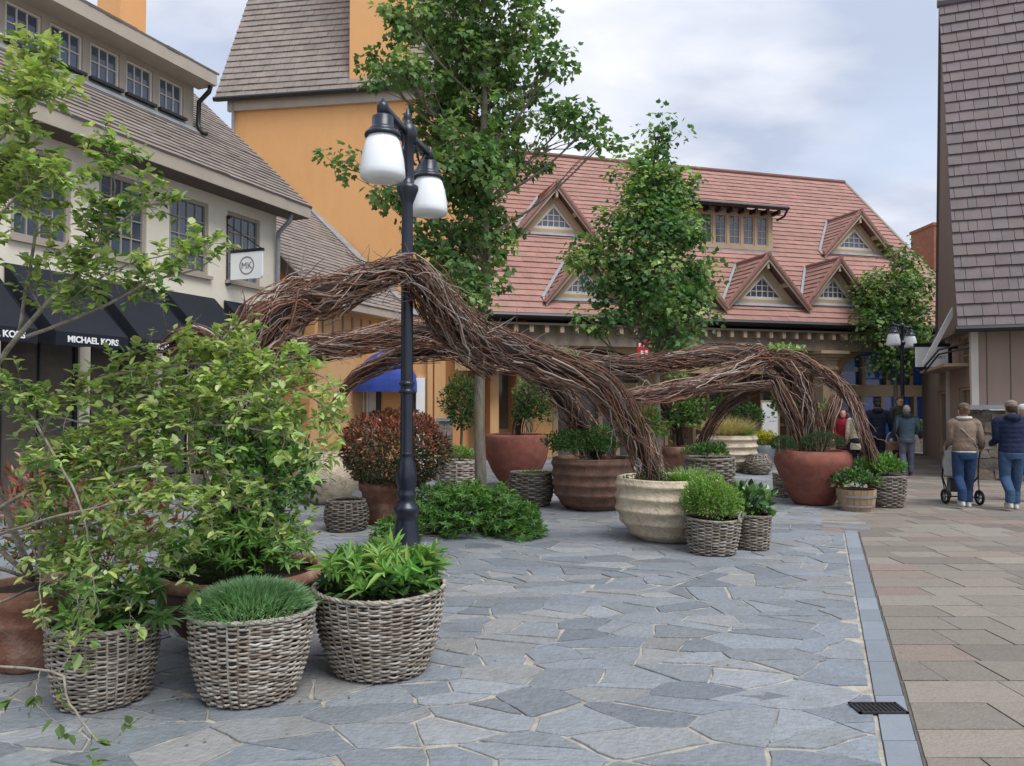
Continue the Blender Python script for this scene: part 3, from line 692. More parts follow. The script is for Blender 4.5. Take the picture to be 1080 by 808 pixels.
for ua, ub in zip(us, us[1:]):
    um = (ua + ub) / 2; tp = [arch_top(um, *q) for q in arcs]; lo = 0
    t = next((q for q in tp if q), None)
    def T(u):
        r = [arch_top(u, *q) for q in arcs]; r = [q for q in r if q]; return r[0] if r else (t and arcs[0][2] if tp[0] else arcs[1][2])
    if t: g.prism([rF.p(ua, T(ua), WW), rF.p(ub, T(ub), WW), rF.p(ub, zg - .25, WW), rF.p(ua, zg - .25, WW)], -rF.W * .25)
    else: g.prism([rF.p(ua, 0, WW), rF.p(ub, 0, WW), rF.p(ub, zg - .25, WW), rF.p(ua, zg - .25, WW)], -rF.W * .25)
g.build('wall', M['tan'], rb)
for k, (c, hwid, sp, ri) in enumerate(arcs):
    F = rF; zb_ = zsp - .02
    gl = MB(); gl.box(F, c - hwid, c + hwid, 0, sp + ri, WW - .24, WW - .2)
    win = MB()
    win.box(F, c - hwid, c + hwid, zb_ - .42, zb_, WW - .19, WW + .03)
    for x in np.linspace(c - hwid + .08, c + hwid - .08, 5): win.box(F, x - .07, x + .07, zb_, sp + ri * .75, WW - .19, WW - .02)
    for x in (c - hwid + .1, c - hwid * .52, c - hwid * .12, c + hwid * .25, c + hwid * .55, c + hwid - .1): win.box(F, x - .07, x + .07, 0, zb_ - .42, WW - .19, WW - .0)
    fr_ = win.build('window', M['tantrim'], rb); gl.build('pane', M['blueglass'] if k else M['darkglass'], fr_)
    if k == 1:
        for (x0, x1, y0, y1) in ((-.93, -.6, .3, .72), (-.5, -.2, .12, .8), (-.1, .12, .1, .5), (.3, .5, .15, .6)):
            fm = MB(); fm.box(F, c + x0 * hwid, c + x1 * hwid, sp + ri * y0, sp + ri * min(y1, .9), WW - .199, WW - .192); fm.build('window_film', M['skyblue'], fr_)
        lt = MB()
        for (l, r, t_, b_) in ((905, 909, 387, 392), (912, 917, 387, 392), (923, 928, 389, 391), (927, 932, 386, 388)):
            a_ = rF.hit(l, b_, WW); b2 = rF.hit(r, t_, WW); lt.box(F, a_[0], b2[0], a_[1], b2[1], WW - .19, WW - .18)
        lt.build('window_lettering', M['inkwhite'], fr_)
# arcade front: a spandrel wall with shallow arches
AWp = -.62; A1c = rF.hit(618, 400, AWp)[0]; a2l = rF.hit(883, 405, AWp)[0]; a2r = rF.hit(992, 405, AWp)[0]
fr_arcs = [(A1c, 2.1, 2.62, rF.hit(618, 366, AWp)[1] - 2.62), ((a2l + a2r) / 2, (a2r - a2l) / 2, 2.35, rF.hit(936, 366, AWp)[1] - 2.35)]
g = MB(); us = np.linspace(s0, s1 - .3, 170)
def lowz(u):
    for q in fr_arcs:
        z = arch_top(u, *q)
        if z: return z
    return 2.62
for ua, ub in zip(us, us[1:]):
    g.prism([rF.p(ua, lowz(ua), AWp), rF.p(ub, lowz(ub), AWp), rF.p(ub, zg - .32, AWp), rF.p(ua, zg - .32, AWp)], -rF.W * .25)
g.build('arcade_wall', M['tan'], rb)
# wooden shopfront between the arches
g = MB(); ua = rF.hit(700, 430, WW)[0]; ub = rF.hit(868, 430, WW)[0]
g.box(rF, ua, ub, 0, 2.75, WW, WW + .04); g.build('shopfront', M['wooddoor'], rb)
g = MB()
for x in np.linspace(ua, ub, 13): g.box(rF, x, x + .1, 0, 2.8, WW + .04, WW + .09)
for z in (.9, 2.1, 2.75): g.box(rF, ua, ub + .1, z, z + .1, WW + .041, WW + .085)
g.build('shopfront_frame', M['tantrim'], rb)
g = MB()
for x in np.linspace(ua, ub, 13)[1:-1:2]: g = MB(); g.box(rF, x + .12, x + .12 + (ub - ua) / 12 - .06, 1.05, 2.05, WW + .041, WW + .05); g.build('shopfront_pane', M['darkglass'], rb)
def column(px):
    u = rF.hit(px, 400, -.5)[0]; g = MB()
    g.box(rF, u - .26, u + .26, 0, zg - 1.45, -.75, -.25); g.box(rF, u - .3, u + .3, zg - 1.45, zg - 1.35, -.8, -.2)
    for i in range(5): e = .26 + .035 * i * i * .5; g.box(rF, u - e, u + e, zg - 1.35 + i * .1, zg - 1.25 + i * .1, -.5 - e, -.5 + e)
    g.box(rF, u - .33, u + .33, 0, .3, -.82, -.18); g.build('column', M['tantrim'], rb)
column(870)
sp_ = V3(gx(470, 18.6), 18.6, 0); t = thing('stone_pier', tuple(sp_), 'short grey stone pier with pale cap between the red-leaved shrub and the bushy potted tree', 'pier')
g = MB(); F = Frame(sp_, (1, 0, 0), ZA, (0, -1, 0)); R = random.Random(6)
for j in range(7):
    o = .06 * (j % 2); z0 = j * .18
    for (a, b) in ((-.16, -.02 + o), (-.01 + o, .16)): g.box(F, a, b, z0 + .006, z0 + .176, -.16, .16 + R.uniform(-.008, .008), np.ones(3) * R.uniform(1.0, 1.9))
g.build('shaft', M['stone'], t); g = MB(); g.box(F, -.21, .21, 1.265, 1.34, -.21, .21); g.build('cap', M['lead'], t)
# recessed orange front between the annex and the red roofed building
OF = Frame(at(440, 425, 22.3) * V3(1, 1, 0), RU)
rc = thing('ochre_shopfront', tuple(OF.p(0, 0)), 'recessed ochre shopfront with white door frame and pale pilasters behind the bushy potted tree', 'building')
ue = OF.hit(600, 425)[0]
g = MB(); g.box(OF, -.3, ue, 0, 4.6, -1.2, -1.0); g.build('wall', M['ochre'], rc)
g = MB()
for (l, r) in ((455, 466), (518, 527), (546, 556)): g.box(OF, OF.hit(l, 425)[0], OF.hit(r, 425)[0], 0, 4.2, -1.0, -.1)
g.build('pilaster', M['apricot'], rc)
g = MB(); g.box(OF, OF.hit(446, 425)[0], OF.hit(454, 425)[0], 0, 2.9, -.6, -.05); g.box(OF, OF.hit(431, 425)[0], OF.hit(446, 425)[0], 2.35, 2.9, -.6, -.1); g.build('door_frame', M['white'], rc)
g = MB(); g.box(OF, OF.hit(468, 425)[0], OF.hit(500, 425)[0], 0, 2.4, -.99, -.9); g.build('door', M['wooddoor'], rc)
g = MB(); g.box(OF, OF.hit(528, 425)[0], OF.hit(545, 425)[0], .9, 3.2, -.99, -.94); g.build('window', M['darkglass'], rc)
# ============ brown gabled building on the right
BO = at(1027, 425, 17.3); BO[2] = 0; bF = Frame(BO, PERP); bS = Frame(BO, -D1)
bb = thing('shingled_building', tuple(BO), 'brown board-clad building on the right with tall steep dark shingle roof and rubble stone base', 'building')
zgb = bF.hit(1035, 346, .35)[1]; print('zgb', zgb)
g = MB(); g.box(bF, .0, 6, 1.6, zgb + .2, -.3, 0); g.build('wall', M['wallbrown'], bb)
g = MB()
for px in (1041, 1066): u = bF.hit(px, 400)[0]; g.box(bF, u - .012, u + .012, 1.6, zgb - .02, -.001, .006)
g.build('board_joint', M['soffit'], bb)
g = MB(); g.box(bF, -.04, .1, 1.6, zgb - .03, -.2, .03); g.build('corner_board', M['offwhite'], bb)
# rubble base
g = MB(); R = random.Random(12); z = 0
zst = bF.hit(1055, 432, .15)[1]
while z < zst - .02:
    h = R.uniform(.2, .34); h = min(h, zst - z); u = -.12
    while u < 2.4:
        w = R.uniform(.22, .62); c = np.array(R.choice([(1, 1, 1), (.75, .75, .78), (1.15, 1.05, .9), (.6, .58, .55), (1.05, .95, .85)])) * R.uniform(.85, 1.1)
        P = [bF.p(u + R.gauss(0, .02), z + R.gauss(0, .04), .15), bF.p(u + w * .5, z + R.gauss(0, .03), .15), bF.p(u + w - .01 + R.gauss(0, .04), z + R.gauss(0, .04), .15), bF.p(u + w - .01 + R.gauss(0, .04), z + h - .01 + R.gauss(0, .04), .15), bF.p(u + w * .45, z + h + R.gauss(0, .03), .15), bF.p(u + R.gauss(0, .03), z + h - .01 + R.gauss(0, .04), .15)]
        g.prism(P, bF.W * R.uniform(.012, .04), c); u += w
    z += h
g.box(bF, -.14, 3, 0, zst - .02, -.5, .16, (.5, .48, .45)); g.build('stone_base', M['stone'], bb)
g = MB(); g.box(bF, -.22, 3, zst, zst + .1, -.1, .3); g.build('stone_ledge', M['lead'], bb)
# side facade along the street
g = MB(); holes2 = []
def sidehole(l, r, yt, yb): a = bS.hit(r, yt); b = bS.hit(l, yb); return (b[0], a[0], b[1], a[1]) if b[0] < a[0] else (a[0], b[0], b[1], a[1])
h1 = sidehole(1012, 1024, 350, 388); h2 = sidehole(1012, 1023, 408, 470); h3 = sidehole(990, 1000, 412, 475)
for h in (h1, h2, h3): print('side', h)
wall_holes(g, bS, -9.5, -.04, 0, zgb + .3, [h1, h2, h3], .15); g.build('side_wall', M['wallbrown'], bb)
for h in (h1, h2, h3): window(bb, bS, *h, 2, 3 if h is h1 else 1, M['tantrim'], M['darkglass'], fr=.07, dep=.13)
g = MB(); px = bS.hit(1001, 400)[0]; g.box(bS, px - .06, px + .06, .5, zgb + .6, 0, .07); g.build('drainpipe', M['offwhite'], bb)
g = MB(); a_ = bS.hit(1022, 405)[0]; b_ = bS.hit(991, 408)[0]; g.box(bS, b_, a_, 2.55, 2.62, 0.002, .5); g.build('door_canopy', M['tantrim'], bb)
# mansard roof
t_r = 2.9; G0 = at(1010, 347, 16.85); zr = CAMZ + 420 / 816 * 19.6
slb = math.atan2(zr - G0[2], t_r); BRF = Frame(G0, PERP, nrm(D1 * math.cos(slb) + ZA * math.sin(slb)))
lt = BRF.hit(990, 5); print('mansard', lt, math.degrees(slb)); k2 = lt[0] / lt[1]
g = MB(); tiles(g, BRF, lambda v: (v * k2, 6.5), lt[1], .3, .30, seed=15, dv=.06, lip=.05, ju=1, gap=.01)
g.prism([BRF.p(.05, 0, -.02), BRF.p(lt[1] * k2 + .05, lt[1], -.02), BRF.p(6.5, lt[1], -.02), BRF.p(6.5, 0, -.02)], -BRF.W * .12, col=(.5, .5, .5))
Tp = BRF.p(lt[0], lt[1]); back = Frame(Tp, PERP, nrm(D1 * .15 - ZA)); g.prism([Tp, Tp + PERP * 6.5, Tp + PERP * 6.5 + D1 * 1.55 - ZA * (zr - G0[2]), Tp + D1 * 1.55 - ZA * (zr - G0[2])], -ZA * .1, col=(.7, .7, .7))
g.tube([Tp - PERP * .03 + ZA * .03, Tp + PERP * 6.5 + ZA * .03], .12, 8, (.85, .85, .9)); g.build('roof', M['tile_dark'], bb)
g = MB(); B0 = BRF.p(.06, 0, -.1); B1 = BRF.p(lt[0] + .06, lt[1], -.1); B2 = B1 + D1 * 1.5 - ZA * (zr - G0[2]); g.prism([B0, B1, B2], PERP * .1)
g.build('gable_wall', M['wallbrown2'], bb)
g = MB(); g.tube([BRF.p(-.05, -.03, .06), BRF.p(6.5, -.03, .06)], .075, 8); g.build('gutter', M['black'], bb)
g = MB(); g.prism([bF.p(-.4, zgb - .06, .33), bF.p(6, zgb - .06, .33), bF.p(6, zgb - .06, -.1), bF.p(-.4, zgb - .06, -.1)], ZA * .05); g.build('soffit', M['soffit'], bb)
# white hanging sign + white sloping awning edge on the side facade
q0 = at(966, 387, 19.2); q1 = at(999, 366, 19.2); sgn = thing('projecting_sign', tuple(q0), 'white rectangular projecting sign with small grey lettering, on black frame beside the shingled building', 'sign')
F = Frame(q0, (1, 0, 0), ZA, (0, -1, 0)); w_, h_ = q1[0] - q0[0], q1[2] - q0[2]
g = MB(); g.box(F, 0, w_, 0, h_, -.03, .03); g.build('panel', M['white'], sgn)
g = MB(); g.box(F, -.03, w_ + .05, h_ + .004, h_ + .09, -.05, .05); g.box(F, w_ + .003, w_ + .09, -.02, h_ + .0, -.05, .05); g.box(F, w_ + .09, w_ + .4, h_ - .05, h_ + .02, -.02, .02); g.build('bracket', M['black'], sgn)
def scribble(F, u0, u1, v0, v1, w, parent, m, n, seed):
    R = random.Random(seed); g = MB(); x = u0; st = (u1 - u0) / n
    for i in range(n):
        if R.random() < .12: x += st; continue
        k = R.choice('IHLOE'); a, b = x, x + st * .72; t = st * .2
        if k in 'IHLOE': g.box(F, a, a + t, v0, v1, w, w + .004)
        if k in 'HO': g.box(F, b - t, b, v0, v1, w, w + .004)
        if k in 'LOE': g.box(F, a + t, b - t if k == 'O' else b, v0, v0 + t, w, w + .004)
        if k in 'OE': g.box(F, a + t, b - t if k == 'O' else b, v1 - t, v1, w, w + .004)
        if k in 'HE': g.box(F, a + t, b - t if k == 'H' else b, (v0 + v1) / 2 - t / 2, (v0 + v1) / 2 + t / 2, w, w + .004)
        x += st
    return g.build('lettering', m, parent)
scribble(F, w_ * .36, w_ * .94, h_ * .42, h_ * .56, .031, sgn, M['ink'], 11, 4)
w1 = at(975, 385, 18.6); w2 = at(1007, 325, 17.9)
awn = thing('white_awning', tuple(w2), 'white sloping awning held out on thin black rods from the side of the shingled building', 'awning')
g = MB(); dr = nrm(np.cross(nrm(w2 - w1), PERP)); e_ = nrm(np.cross(nrm(w2 - w1), (0, 1, 0))) * .06; g.prism([w1 - e_, w2 - e_, w2 + e_, w1 + e_], V3(.0, .03, 0)); g.build('canvas', M['white'], awn)
g = MB()
for o_ in (0, .12): g.tube([w1 - ZA * (.05 + o_), at(990, 369 + o_ * 40, 18.3), at(1023, 361 + o_ * 45, 17.6)], .022, 6)
g.build('support_rod', M['black'], awn)
# distant brick chimney building
p = at(985, 425, 36); g = MB(); F = Frame((p[0], p[1], 0), (1, 0, 0)); g.box(F, -.45, 1.6, 0, CAMZ + 183 / 816 * 36, -1, 1); g.box(F, -.5, 1.65, CAMZ + 183 / 816 * 36, CAMZ + 186 / 816 * 36, -1.05, 1.05, (.6, .6, .6))
tag(g.build('brick_tower', M['brick'], base=(p[0], p[1], 0)), 'distant red brick tower top showing between the round tree and the shingled building', 'tower')
# small signs
q0 = at(443, 406, 21.0); q1 = at(454, 397, 21.0); t = thing('small_sign', tuple(q0), 'small white sign in black frame beside the blue awning', 'sign')
F = Frame(q0, (1, 0, 0), ZA, (0, -1, 0)); w_, h_ = q1[0] - q0[0], q1[2] - q0[2]; g = MB(); g.box(F, 0, w_, 0, h_, -.02, .02); g.build('panel', M['white'], t)
g = MB(); g.box(F, w_ + .002, w_ + .04, -.04, h_ + .03, -.03, .03); g.box(F, -.3, w_, -.04, -.003, -.03, .03); g.box(F, w_ + .04, w_ + .35, h_ - .06, h_, -.02, .02); g.build('frame', M['black'], t); scribble(F, .04, w_ * .95, h_ * .3, h_ * .7, .021, t, M['ink'], 6, 9)
q0 = at(672, 383, 20.0); q1 = at(684, 359, 20.0); t = thing('red_banner', tuple(q0), 'narrow red vertical banner with white marks hanging under the eaves behind the second tree', 'banner')
F = Frame(q0, (1, 0, 0), ZA, (0, -1, 0)); w_, h_ = q1[0] - q0[0], q1[2] - q0[2]; g = MB()
cor = [(0, 0), (w_, 0), (w_, h_ * .9)] + [(w_ / 2 + w_ / 2 * math.cos(a), h_ * .9 + h_ * .1 * math.sin(a)) for a in np.linspace(.3, 2.8, 6)] + [(0, h_ * .9)]
g.prism([F.p(x, y, -.04) for x, y in cor], F.W * .08); g.build('panel', M['red'], t)
g = MB()
for (x, y) in ((.12, .7), (.55, .68), (.3, .38), (.68, .38), (.35, .1), (.72, .1)): g.box(F, x * w_, (x + .22) * w_, y * h_, (y + .17) * h_, .041, .046)
g.build('lettering', M['inkwhite'], t)
g = MB(); g.box(F, -.08, w_ + .08, h_ + .03, h_ + .07, -.02, .02); g.box(F, w_ / 2 - .02, w_ / 2 + .02, h_ * .98, h_ + .25, -.02, .02); g.build('bracket', M['black'], t)
q0 = at(804, 459, 24.2); q1 = at(820, 424, 24.2); t = thing('poster_board', (q0[0], q0[1], 0), 'white upright poster board with small dark marks in front of the wooden shopfront', 'poster')
F = Frame((q0[0], q0[1], 0), (1, 0, 0), ZA, (0, -1, 0)); w_ = q1[0] - q0[0]; g = MB(); g.box(F, 0, w_, q0[2], q1[2], -.02, .02); g.build('panel', M['white'], t)
g = MB(); g.box(F, -.05, -.003, 0, q1[2] + .05, -.03, .03); g.box(F, w_ + .003, w_ + .05, 0, q1[2] + .05, -.03, .03); g.box(F, -.003, w_ + .003, q1[2] + .003, q1[2] + .05, -.03, .03); g.build('frame', M['tantrim'], t)
hh = q1[2] - q0[2]; scribble(F, w_ * .3, w_ * .95, q0[2] + hh * .52, q0[2] + hh * .56, .021, t, M['ink'], 9, 3); scribble(F, w_ * .45, w_ * .9, q0[2] + hh * .41, q0[2] + hh * .44, .021, t, M['ink'], 7, 5)
g = MB(); g.ball(F.p(w_ * .68, q0[2] + hh * .67, .02), (.04, .01, .05), 8); g.build('emblem', M['ink'], t)
def pos(px, Yc): return V3(gx(px, Yc), Yc, 0)
def wicker(c, rb_, rt, h, stakes=26, rows=26, seed=1, belly=0.0, pale=1.12, sides=5, name='wicker_basket', lean=0, handles=False, th=None, label='', group=None):
    R = random.Random(seed); t = thing(name, tuple(c), label, 'basket', group)
    rad = lambda f: rb_ + (rt - rb_) * (f ** .85) + belly * math.sin(math.pi * min(f * 1.05, 1))
    rs_ = th or h / rows * .47; per = 4; n = stakes * per; a = np.arange(n + 1) / n * 2 * math.pi
    pal = [(.37, .325, .27), (.43, .39, .335), (.31, .26, .205), (.47, .43, .375), (.33, .275, .215), (.26, .21, .165), (.41, .37, .315)]
    dx = [R.uniform(-.012, .012) for _ in range(4)]
    def cen(f): return (c[0] + dx[0] * f + lean * f, c[1] + dx[1] * f)
    g = MB(); ph = 0
    for i in range(rows):
        f = (i + .5) / rows; r = rad(f); z = c[2] + .012 + f * (h - .02)
        sgn = 1 if i % 2 else -1; amp = (.011 * (rt / .4) + .004) * min(1, 24 / stakes) 
        jz = [R.gauss(0, .0035) for _ in range(stakes + 1)]; jz[-1] = jz[0]
        zz = np.interp(a, np.linspace(0, 2 * math.pi, stakes + 1), jz) + .007 * np.sin(2 * a + dx[2] * 200) * f
        rr = r + amp * sgn * np.cos(a * stakes / 2) * 1.0 + .006 * np.sin(3 * a + dx[3] * 300)
        ce = cen(f); P = np.stack([ce[0] + rr * np.cos(a), ce[1] + rr * np.sin(a), z + zz], -1)
        cl = np.array([np.array(R.choice(pal)) * pale * R.uniform(.8, 1.15) for _ in range(14)])
        b0 = len(g.c); g.tube(P, rs_ * R.uniform(.85, 1.1), sides, (1, 1, 1), cap=False)
        nf = n * sides; idx = ((np.arange(nf) // sides) * 14 // n); g.c[-1] = cl[idx]
    g.build('weave', M['wicker'], t, smooth=True)
    g = MB()
    for k in range(stakes):
        al = 2 * math.pi * (k + .5) / stakes
        P = [(cen(f)[0] + (rad(f) - .002) * math.cos(al), cen(f)[1] + (rad(f) - .002) * math.sin(al), c[2] + .005 + f * h) for f in np.linspace(0, 1, 6)]
        g.tube(P, rs_ * .9, 5, np.array(R.choice(pal)) * pale * .85)
    g.build('stakes', M['wicker'], t, smooth=True)
    g = MB()
    for q in range(3):                       # braided rim
        aa = np.linspace(0, 2 * math.pi, stakes * 6 + 1); w = np.sin(aa * stakes * .5 + q * 2.1)
        rr = rad(1) + .008 * w; z = c[2] + h - .004 + .006 * np.cos(aa * stakes * .5 + q * 2.1) + .007 * np.sin(2 * aa + dx[2] * 200)
        ce = cen(1); g.tube(np.stack([ce[0] + rr * np.cos(aa), ce[1] + rr * np.sin(aa), z], -1), rs_ * 1.05, 6, np.array(R.choice(pal)) * pale, cap=False)
    g.build('rim', M['wicker'], t, smooth=True)
    if handles:
        g = MB()
        for al in (2.6, 5.75):
            q = [V3(cen(1)[0] + (rad(1) + .02) * math.cos(al + s * .28), cen(1)[1] + (rad(1) + .02) * math.sin(al + s * .28), c[2] + h + .1 * math.sqrt(max(0, 1 - s * s)) - .01) for s in np.linspace(-1, 1, 11)]
            for o_ in (-.006, .006): g.tube([p + V3(o_, o_, 0) for p in q], .008, 5, (.42, .38, .33))
        g.build('handle', M['wicker'], t, smooth=True)
    g = MB(); g.lathe([(rad(f) - rs_ * 1.1 - .004, .004 + f * (h - .02)) for f in np.linspace(0, 1, 6)], c, 32)
    g.build('liner', M['wickerdark'], t)
    g = MB(); g.lathe([(.01, h - .035), (rad(.95) * .5, h - .03), (rad(.95) - .012, h - .05)], (cen(1)[0], cen(1)[1], c[2]), 28); g.build('soil', M['soil'], t)
    return t
def pot(c, prof, m, label, cat='planter', name='clay_pot', wob=.01, seed=1, soil=.93, n=56, group=None, thick=.035, inner=None):
    t = thing(name, tuple(c), label, cat, group)
    rt, h = prof[-1]
    p2 = [(.02, 0.0)] + list(prof) + [(rt - thick * .5, h + .004), (rt - thick, h - .004), (rt - thick, h * soil - .04)]
    g = MB(); g.lathe(p2, c, n, wob=wob, seed=seed); g.build('body', m, t, smooth=True)
    g = MB(); g.lathe([(.01, h * soil + .015), ((rt - thick) * .6, h * soil + .01), (rt - thick + .01, h * soil - .01)], c, 28); g.build('soil', M['soil'], t)
    return t
def ribbed(rb_, rm, rt, h, k=5, amp=.022, zm=.6):
    out = []
    for f in np.linspace(0, 1, k * 12 + 1):
        if f < zm: r = rb_ + (rm - rb_) * math.sin(f / zm * math.pi / 2) ** .8
        else: r = rm + (rt - rm) * ((f - zm) / (1 - zm))
        w = (f * k) % 1.0; r += amp * (math.exp(-((w - .5) / .19) ** 2) + .35 * math.sin(math.pi * w) - .3) * min(1, f * 4 + .3)
        out.append((r, f * h))
    return out
# --- front left group
K1 = pos(403, 5.0); K2 = pos(267, 4.57); K3 = pos(113, 4.5)
wicker(K1, .285, .415, .53, 38, 33, 1, .02, label='large grey wicker basket under the lamp post, filled with upright leafy green plants', group='woven baskets of plants')
wicker(K2, .25, .35, .5, 36, 32, 2, .015, label='grey wicker basket carrying a low dome of fine grassy green', group='woven baskets of plants')
wicker(K3, .23, .29, .45, 34, 30, 3, .015, .95, label='grey wicker basket nearest the left edge, half covered by drooping shrub leaves', group='woven baskets of plants')
TP = pos(36, 5.05)
pot(TP, [(.17, 0), (.18, .02), (.205, .1), (.21, .115), (.208, .125), (.25, .29), (.262, .3), (.26, .315), (.285, .41), (.31, .43), (.315, .5), (.3, .53)], M['terra'], 'tapered weathered terracotta pot with raised rings at the left edge of the photo', seed=3, wob=.012)
BW = pos(255, 5.5)
pot(BW, [(.22, 0), (.28, .03), (.4, .13), (.51, .27), (.555, .38), (.56, .43), (.545, .47)], M['darkbowl'], 'wide dark brown clay bowl planter behind the baskets at left', name='clay_bowl', seed=4, inner=1)
g = MB(); g.lathe([(.545, .462), (.585, .47), (.59, .5), (.585, .535), (.56, .545), (.53, .54), (.52, .5)], BW, 56, wob=.01, seed=4); o = g.build('rim', M['terra'], bpy.data.objects['clay_bowl'], smooth=True)
# --- lamp side group
PP = pos(406, 11.0); pot(PP, [(.24, 0), (.25, .02), (.275, .2), (.29, .22), (.29, .25), (.3, .27), (.325, .46), (.36, .475), (.365, .56), (.345, .58)], M['terra'], 'terracotta pot with thick banded rim holding the clipped red-leaved shrub', seed=6)
UR = pos(346, 13.2); pot(UR, [(.28, 0), (.4, .12), (.52, .35), (.54, .55), (.5, .72), (.42, .8), (.43, .84)], M['beigepot'], 'smooth sand-coloured urn half hidden behind shrub leaves, left of the red-leaved shrub', name='clay_urn', seed=7)
TB = pos(366, 10.4); wicker(TB, .24, .25, .4, 20, 15, 8, .04, .5, name='twig_basket', label='low dark basket of rough twigs in front of the sand-coloured urn')
WB = pos(483, 14.6); wicker(WB, .28, .34, .6, 18, 14, 9, .02, 1.35, label='whitewashed wicker basket left of the lichened tree trunk', group='woven baskets of plants')
LPt = pos(486, 17.2); pot(LPt, [(.3, 0), (.34, .1), (.36, .5), (.39, .52), (.39, .62), (.37, .64)], M['terra'], 'low terracotta pot holding the bushy tree, left of the trunk', seed=10)
# --- middle group
RE = pos(545, 15.6); pot(RE, [(.26, 0), (.34, .1), (.5, .34), (.6, .56), (.64, .75), (.645, .92), (.635, 1.03), (.61, 1.07)], M['redpot'], 'tall rounded red-brown clay pot behind the lichened tree trunk', seed=11)
WF_ = pos(560, 12.95); wicker(WF_, .29, .33, .54, 20, 15, 12, .05, .62, th=.019, label='rough bulging dark grey wicker basket between the red-brown pot and the brown ribbed pot', group='woven baskets of plants')
RA = pos(625, 12.55); pot(RA, ribbed(.4, .64, .66, .82, 5, .02, .5), M['brownpot'], 'wide brown ribbed clay pot in the middle, dark green plant spilling over its rim', name='ribbed_pot', seed=13, wob=.02)
RBp = pos(704, 9.75); pot(RBp, ribbed(.36, .645, .64, .77, 5, .021, .6), M['beigepot'], 'large sand-coloured ribbed pot in the centre with a woven branch leg rising from it', name='ribbed_pot', seed=14, wob=.022)
KI = pos(750, 8.83); wicker(KI, .245, .3, .4, 22, 20, 15, .005, .88, handles=True, label='grey wicker basket with two loop handles and feathery green plant, beside the sand-coloured pot', group='woven baskets of plants')
KJ = pos(791, 9.1); wicker(KJ, .2, .235, .4, 18, 20, 16, .0, .8, label='narrower grey wicker basket with a broad-leaved plant, right of the loop-handled basket', group='woven baskets of plants')
GT = pos(748, 15.2); wicker(GT, .4, .46, .62, 22, 13, 17, .03, .7, th=.026, label='broad rough pale grey woven basket behind the sand-coloured ribbed pot', group='woven baskets of plants')
HP = pos(766, 19.4); pot(HP, ribbed(.45, .72, .72, .9, 5, .035, .6), M['beigepot'], 'distant sand-coloured ribbed pot with a tuft of golden grass', name='ribbed_pot', seed=18)
WBall = pos(799, 18.5); wicker(WBall, .2, .2, .46, 18, 12, 19, .12, .72, th=.02, label='round bulging wicker ball basket right of the distant ribbed pot', group='woven baskets of plants')
GP = pos(806, 21.2); pot(GP, [(.2, 0), (.22, .02), (.29, .45), (.3, .55)], M['lead'], 'grey bucket-shaped pot of yellow flowers in the distance', seed=20)
LB = pos(715, 17.2); pot(LB, [(.28, 0), (.3, .02), (.34, .55), (.37, .57), (.37, .72), (.35, .74)], M['terra'], 'terracotta pot half hidden behind the broad woven basket', seed=21)
# --- right group
RC = pos(857, 13.1); pot(RC, [(.3, 0), (.35, .05), (.45, .26), (.56, .5), (.625, .67), (.63, .75), (.6, .84), (.54, .895), (.5, .9)], M['redpot'], 'big round red-brown clay pot at right with green cushions and branch trunk', seed=22, wob=.006)
MS = pos(829, 14.1); wicker(MS, .2, .24, .42, 16, 14, 23, .01, 1.2, label='small pale wicker basket half hidden behind the big round red-brown pot', group='woven baskets of plants')
KL = pos(934, 12.75); wicker(KL, .235, .285, .5, 20, 17, 24, .01, .66, label='dark grey wicker basket of leafy plants behind the oak half barrel', group='woven baskets of plants')
# oak half barrel
KK = pos(902, 12.3); t = thing('half_barrel', tuple(KK), 'small oak half-barrel planter with two metal hoops, right of the round red-brown pot', 'barrel')
g = MB(); R = random.Random(4); n = 18
for k in range(n):
    a0, a1 = 2 * math.pi * k / n + .01, 2 * math.pi * (k + 1) / n - .01; c = np.array((.42, .29, .17)) * R.uniform(.7, 1.15)
    rr = [(.245, 0), (.275, .12), (.292, .25), (.298, .34)]
    for (r0, z0), (r1, z1) in zip(rr, rr[1:]):
        g.prism([KK + V3(r * math.cos(a), r * math.sin(a), z) for (r, a, z) in ((r0, a0, z0), (r0, a1, z0), (r1, a1, z1), (r1, a0, z1))], V3(-math.cos((a0 + a1) / 2), -math.sin((a0 + a1) / 2), 0) * .022, c)
g.build('staves', M['barrel'], t)
for z, r in ((.07, .266), (.22, .292)):
    g = MB(); g.lathe([(r, z), (r + .006, z), (r + .009, z + .035), (r + .004, z + .035)], KK, 36); g.build('hoop', M['zinc'], t)
g = MB(); g.lathe([(.01, .31), (.27, .305)], KK, 24); g.build('soil', M['soil'], t)
